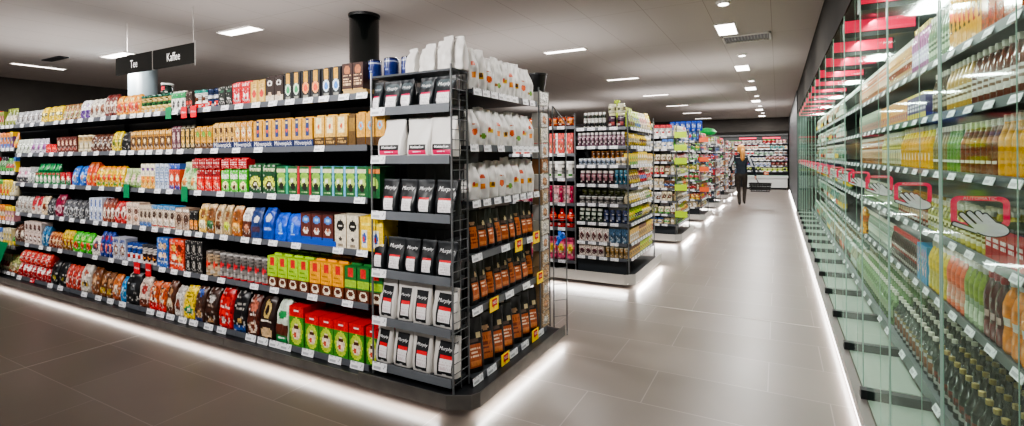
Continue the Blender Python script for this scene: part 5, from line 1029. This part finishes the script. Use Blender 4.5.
FL(2, YS(903), YS(884), 12, 'juice_bottle', 'juice', 'O', .27, 'c2b45a', [('R', 0, 1, .2, .5, 'd8d0a0')], 'pale yellow juice bottle', capm='cap', res=.5)
FL(2, YS(884), YS(862), 22, 'juice_bottle', 'juice', 'O', .26, 'a0683c', [('R', 0, 1, .2, .5, 'c8a080')], 'rusty brown juice bottle', capm='cap', res=.35)
# fourth: three ranks of small bottles, caps seen from above
FL(3, YS(1030), YS(990), 5, 'iced_tea_box', 'carton', 'B', .16, 'b01824', [('X', .1, .9, .3, .6, 'f0d8d8', 2), ('r', 0, 1, .9, 1, '1c1414')], 'dark red carton with white print', d=.14, m='card')
FL(3, YS(990), YS(962), 5, 'yoghurt_drink', 'bottle', 'O', .20, 'c8b85a', LB('8a7a2c', 'e8e2b0'), 'pale yellow drink bottle', capm='cap', rows=3)
FL(3, YS(962), YS(930), 9, 'yoghurt_drink', 'bottle', 'O', .19, '9a9a48', LB('6a6a2c', 'd8d0a0'), 'olive yellow drink bottle', capm='cap', rows=2, res=.6)
FL(3, YS(930), YS(900), 12, 'yoghurt_drink', 'bottle', 'O', .19, '7a4c30', LB('c0a080', 'a8482c'), 'brown red drink bottle', capm='goldcap', rows=2, res=.5)
FL(3, YS(900), YS(866), 26, 'yoghurt_drink', 'bottle', 'O', .20, '8aa084', LB('5a7a5a', 'b8c8a8'), 'grey green drink bottle', capm='cap', res=.4)
# fifth
FL(4, YS(1032), YS(1003), 3, 'big_juice_bottle', 'juice', 'Q', .31, 'e8860c', [('R', 0, 1, .36, .48, 'f0b060'), ('R', .3, .8, .36, .48, 'e8e0d0')], 'big orange juice bottle', capm='whitecap')
FL(4, YS(1003), YS(985), 3, 'big_juice_bottle', 'juice', 'Q', .30, '501418', [('R', .2, .8, .3, .42, 'c8a8a0'), ('R', 0, 1, .0, .25, '6c2028')], 'dark cherry juice bottle', capm='redcap')
FL(4, YS(985), YS(966), 4, 'big_juice_bottle', 'juice', 'Q', .30, '82982c', [('R', 0, 1, 0, .42, '8aa078'), ('R', .2, .8, .12, .3, 'c8d8b8')], 'leaf green juice bottle', capm='cap')
FL(4, YS(966), YS(948), 4, 'big_juice_bottle', 'juice', 'Q', .30, 'e4602c', [('R', 0, 1, .1, .4, 'e88a6a'), ('N', .1, .9, .14, .36, ['e8a088', 'd8502c', 'f0c0a8'])], 'coral red juice bottle', capm='cap')
FL(4, YS(948), YS(930), 5, 'big_juice_bottle', 'juice', 'Q', .29, 'd8bc1c', [('R', 0, 1, .1, .4, 'c8b850')], 'lemon yellow juice bottle', capm='cap')
FL(4, YS(930), YS(920), 4, 'juice_box', 'carton', 'B', .24, '2c8ac0', [('N', .1, .9, .2, .9, ['e8583c', '2c8ac0', 'f0d0c0', '1c6aa8'])], 'light blue carton with red fruit', d=.1, m='card')
FL(4, YS(920), YS(893), 16, 'cola_bottle', 'bottle', 'O', .24, '3c1c1c', [('R', 0, 1, .3, .5, '8a2c2c'), ('r', 0, 1, .86, 1, 'c83a3c')], 'dark cola bottle with red top', capm='redcap', res=.5)
FL(4, YS(893), YS(862), 26, 'juice_bottle', 'juice', 'O', .24, '8ca090', LB('4a6a5a', 'c8d4c0'), 'misty green bottle', capm='cap', res=.35)
# bottom tray: ranks of dark beer bottles, then pale green ones
yb0 = YS(1034)
FL(5, 3.55, 2.0, 18, 'beer_bottle', 'bottle', 'S', .25, '1c2420', [('R', 0, 1, .2, .46, '3a4a44'), ('R', .1, .9, .26, .4, '6a2c24')], 'dark beer bottle with gold cap', capm='goldcap', rows=6, res=.6, pl=.735, rowstep=.084)
FL(5, 4.6, 3.6, 11, 'beer_bottle', 'bottle', 'S', .25, '38403a', [('R', 0, 1, .2, .46, '8a5a40'), ('R', .2, .8, .5, .56, 'a08a5a')], 'brown labelled beer bottle with cream cap', capm='cap', rows=5, res=.5, pl=.735, rowstep=.084)
FL(5, 6.6, 4.65, 22, 'water_bottle', 'bottle', 'S', .25, '6c8a5c', [('R', 0, 1, .2, .46, '9aac84')], 'pale green water bottle with cream cap', capm='cap', rows=4, res=.4, pl=.735, rowstep=.084)
put(pack('Q', .09, .09, .30, 'f0a010', (('R', 0, 1, .4, .6, 'e0701c'),), None, 'gloss', .6), 'juice_bottle', 'juice', 'single yellow orange bottle between greenish ones in the far fridge', None, (.80, 6.3, KZ[4] + .016), 'L')
# beyond these the doors show only blurred rows: one object per shelf
def far_rows(k, y0, y1, z, h, cols, nm, ranks=1, pl=XS):
    r = random.Random(900 + k); mb = MB(); y = y0
    while y < y1:
        c = r.choice(cols); n = r.randint(4, 8); lab = lin(r.choice(['e6e2d6', 'd8603c', 'e0c040', '3c6a4c', 'c8d8cc', '5a3a2c']))
        for i in range(n):
            for q in range(ranks):
                hh = h * r.uniform(.9, 1.0); g = r.uniform(.55, 1.15); C1 = tuple(v * g for v in lin(c)); C2 = lin('e2e6dc')
                rr_ = .034
                mb.lathe([(rr_, 0), (rr_, hh * .18), (rr_, hh * .46), (rr_, hh * .58), (.013, hh * .8), (.013, hh * .9), (.015, hh)], 8, (pl + .05 + q * .085, y, z), cf=lambda i_, j_: C2 if j_ == 5 else lab if j_ == 1 else C1)
            y += .084
        y += .02
    o = link('bottle_rows', mb.mesh('bottle_rows', M['gloss'], smooth=True)); o['kind'] = 'stuff'
    return tag(o, f'{nm} rows of distant bottles behind the far glass doors', 'bottles')
far_rows(0, 8.6, 13.7, KZ[0] + .016, .26, ['b8a08a', '9aa890', 'b87a5a', '8aa098'], 'top')  # far bottles coloured minty to imitate haze on the glass
far_rows(1, 8.6, 13.7, KZ[1] + .016, .24, ['a8b0a0', '8a9a90', 'a88a7a'], 'second')
far_rows(2, 8.6, 13.7, KZ[2] + .016, .26, ['a8a880', '8aa898', 'b09080'], 'third')
far_rows(3, 7.9, 13.7, KZ[3] + .016, .22, ['8aa890', '7a9a8a', 'a8a090'], 'fourth')
far_rows(4, 8.6, 13.7, KZ[4] + .016, .26, ['8aa898', '7a9a90', 'a0a890'], 'fifth')
far_rows(5, 6.7, 13.7, .151, .25, ['7a9a84', '8aa890', 'a8a888', '9a8a6a'], 'bottom', 3, .74)

# ================================================================ shopper with a basket
def person(px, py):
    V = {'pelvis': (0, 0, .95), 'waist': (0, .01, 1.08), 'chest': (0, .02, 1.30), 'neck0': (0, .02, 1.45), 'neck': (0, .03, 1.50), 'head': (0, .045, 1.60), 'crown': (0, .05, 1.71),
         'hipL': (-.09, 0, .90), 'kneeL': (-.075, .03, .50), 'ankL': (-.05, -.02, .09), 'toeL': (-.05, .13, .045), 'hipR': (.09, 0, .90), 'kneeR': (.085, .14, .52), 'ankR': (.07, .02, .17), 'toeR': (.07, .15, .07),
         'shL': (-.18, .02, 1.40), 'elL': (-.30, -.03, 1.16), 'wrL': (-.25, .10, .98), 'shR': (.18, .02, 1.40), 'elR': (.30, .0, 1.15), 'wrR': (.36, .06, .90)}
    Rr = {'pelvis': (.16, .11), 'waist': (.135, .095), 'chest': (.17, .115), 'neck0': (.085, .07), 'neck': (.05, .05), 'head': (.085, .10), 'crown': (.06, .07), 'hipL': (.095, .10), 'kneeL': (.06, .06), 'ankL': (.042, .045), 'toeL': (.04, .028),
          'hipR': (.095, .10), 'kneeR': (.06, .06), 'ankR': (.042, .045), 'toeR': (.04, .028), 'shL': (.075, .07), 'elL': (.055, .055), 'wrL': (.034, .03), 'shR': (.075, .07), 'elR': (.055, .055), 'wrR': (.034, .03)}
    E = [('pelvis', 'waist'), ('waist', 'chest'), ('chest', 'neck0'), ('neck0', 'neck'), ('neck', 'head'), ('head', 'crown'), ('pelvis', 'hipL'), ('hipL', 'kneeL'), ('kneeL', 'ankL'), ('ankL', 'toeL'), ('pelvis', 'hipR'), ('hipR', 'kneeR'), ('kneeR', 'ankR'), ('ankR', 'toeR'),
         ('chest', 'shL'), ('shL', 'elL'), ('elL', 'wrL'), ('chest', 'shR'), ('shR', 'elR'), ('elR', 'wrR')]
    for sd, w in (('L', (-.25, .10, .98)), ('R', (.36, .06, .90))):     # palm and five fingers, closed downwards
        sx = -1 if sd == 'L' else 1
        V['palm' + sd] = (w[0] + .01 * sx, w[1] + .01, w[2] - .07); Rr['palm' + sd] = (.026, .038); E.append(('wr' + sd, 'palm' + sd))
        for f in range(4):
            a = f'f{f}{sd}'; yy = w[1] - .02 + .02 * f; ln = (.055, .066, .07, .058)[f]
            V[a + 'a'] = (w[0] + .012 * sx, yy, w[2] - .105 - ln * .35); V[a + 'b'] = (w[0] - .012 * sx, yy, w[2] - .105 - ln * .8)
            Rr[a + 'a'] = (.009, .009); Rr[a + 'b'] = (.008, .008); E += [('palm' + sd, a + 'a'), (a + 'a', a + 'b')]
        a = 't' + sd; V[a + 'a'] = (w[0] - .02 * sx, w[1] + .04, w[2] - .065); V[a + 'b'] = (w[0] - .03 * sx, w[1] + .05, w[2] - .10); Rr[a + 'a'] = (.011, .011); Rr[a + 'b'] = (.009, .009); E += [('palm' + sd, a + 'a'), (a + 'a', a + 'b')]
    names = list(V); me = bpy.data.meshes.new('body'); me.from_pydata([V[n] for n in names], [(names.index(a), names.index(b)) for a, b in E], [])
    o = bpy.data.objects.new('tmp_body', me); COL.objects.link(o); o.modifiers.new('s', 'SKIN'); ss = o.modifiers.new('u', 'SUBSURF'); ss.levels = 2; ss.render_levels = 2
    sk = me.skin_vertices[0].data
    for i, n in enumerate(names): sk[i].radius = Rr[n]; sk[i].use_root = (n == 'pelvis')
    bpy.context.view_layer.update()
    bm = bpy.data.meshes.new_from_object(o.evaluated_get(bpy.context.evaluated_depsgraph_get())); bpy.data.objects.remove(o)
    bm.name = 'body'; bm.materials.clear()
    for k in ('skin', 'jacket', 'trousers', 'shoe', 'stripe', 'bluecloth'): bm.materials.append(M[k])
    for p in bm.polygons:
        x, y, z = p.center; p.use_smooth = True
        if z < .115 and abs(x) < .2: i = 3
        elif z < .93 and abs(x) < .21: i = 2
        elif z > 1.47 or (abs(x) > .2 and z < (.93 if x < 0 else .86)): i = 0
        elif abs(x) > .185 and z > 1.12 and y < -.02 and abs(abs(x) - (.185 + (1.40 - z) * .42)) < .03: i = 4
        elif x < -.13 and .93 < z < 1.05 and y < -.03: i = 5
        else: i = 1
        p.material_index = i
    t = tag(link('person', bm, None, (px, py, 0)), 'person walking away in dark jacket and trousers carrying a shopping basket', 'person')
    h = MB(); h.lathe([(.05, 1.52), (.088, 1.55), (.104, 1.60), (.104, 1.66), (.085, 1.715), (.05, 1.745), (.01, 1.755)], 18, (0, .025, 0))
    for v in range(len(h.v)): x, y, z = h.v[v]; h.v[v] = (x, y - .018 if y < 0.02 else y * .75, z)
    n0 = len(h.v); h.lathe([(.008, 1.28), (.05, 1.34), (.065, 1.45), (.06, 1.56), (.03, 1.64)], 12, (.045, -.095, 0))
    link('hair', h.mesh('hair', M['hair'], smooth=True), t)
    f = MB(); f.lathe([(.008, 1.60), (.012, 1.606), (.008, 1.612)], 8, (-.032, .14, 0)).lathe([(.008, 1.60), (.012, 1.606), (.008, 1.612)], 8, (.032, .14, 0)); link('eyes', f.mesh('eyes', M['ink']), t)
    link('nose', MB().bar((0, .135, 1.60), (0, .16, 1.572), .01).mesh('nose', M['skin']), t)
    link('collar', MB().lathe([(.075, 1.43), (.07, 1.50), (.06, 1.50)], 16, (0, .02, 0)).mesh('collar', M['jacket'], smooth=True), t)
    for sx in (-1, 1): link('sleeve_stripe', MB().bar((sx * .215, -.045, 1.38), (sx * .285, -.085, 1.20), .013).mesh('sleeve_stripe', M['stripe']), t)
    link('yoke_stripe', MB().bar((-.13, -.095, 1.385), (.13, -.095, 1.385), .006).mesh('yoke_stripe', M['stripe']), t)
person(-.93, 15.57)
b = MB(); bx, by, z0, z1 = -.47, 15.66, .42, .66
b.box(bx - .22, bx + .26, by - .16, by + .16, z0, z0 + .02)
for i in range(4): z = z0 + .05 + i * .055; e = .02 + i * .008; b.box(bx - .22 - e, bx + .26 + e, by - .165 - e, by - .155 - e, z, z + .028).box(bx - .22 - e, bx + .26 + e, by + .155 + e, by + .165 + e, z, z + .028).box(bx - .225 - e, bx - .215 - e, by - .16, by + .16, z, z + .028).box(bx + .255 + e, bx + .265 + e, by - .16, by + .16, z, z + .028)
for i in range(8): x = bx - .2 + i * .063; b.box(x, x + .012, by - .19, by - .18, z0, z1).box(x, x + .012, by + .18, by + .19, z0, z1)
b.box(bx - .26, bx + .30, by - .20, by - .18, z1 - .03, z1).box(bx - .26, bx + .30, by + .18, by + .20, z1 - .03, z1).box(bx - .26, bx - .24, by - .2, by + .2, z1 - .03, z1).box(bx + .28, bx + .30, by - .2, by + .2, z1 - .03, z1)
t = thing('shopping_basket', 'black plastic shopping basket carried by the person in the aisle', 'basket', (bx, by, z0)); part('tub', b, M['black'], t)
part('handle', MB().bar((bx - .02, by - .19, z1), (-.56, by - .03, .80), .008).bar((-.56, by - .03, .80), (-.56, by + .03, .80), .01).bar((-.56, by + .03, .80), (bx - .02, by + .19, z1), .008), M['black'], t)

# ================================================================ world, camera, view
w = bpy.data.worlds.new('World'); SC.world = w; w.use_nodes = True
w.node_tree.nodes['Background'].inputs['Color'].default_value = (1, .97, .94, 1); w.node_tree.nodes['Background'].inputs['Strength'].default_value = .3
cam = bpy.data.cameras.new('camera'); co = bpy.data.objects.new('camera', cam); COL.objects.link(co); SC.camera = co
cam.sensor_width = 36; cam.lens = 36 * FPX / 1024; cam.shift_y = -(213 - 157) / 1024; cam.clip_start = .05
fwd = Vector((-math.sin(YAW), math.cos(YAW), 0)); up = Vector((0, 0, 1)); rgt = fwd.cross(up)
c, s = math.cos(ROLL), math.sin(ROLL)
r2 = rgt * c - up * s; u2 = up * c + rgt * s
co.matrix_world = Matrix(((r2.x, u2.x, -fwd.x, 0), (r2.y, u2.y, -fwd.y, 0), (r2.z, u2.z, -fwd.z, HCAM), (0, 0, 0, 1)))
SC.view_settings.view_transform = 'AgX'
try: SC.view_settings.look = 'AgX - Medium High Contrast'
except Exception: pass
SC.view_settings.exposure = 0.
bad = [o['label'] for o in bpy.data.objects if o.get('label') and len(o['label'].split()) > 16]
print('LONGN', len(bad), bad[::max(1, len(bad) // 12)])
print('KINDS', {k: v for k, v in COUNT.items() if v > 200}, 'objects', len(bpy.data.objects))
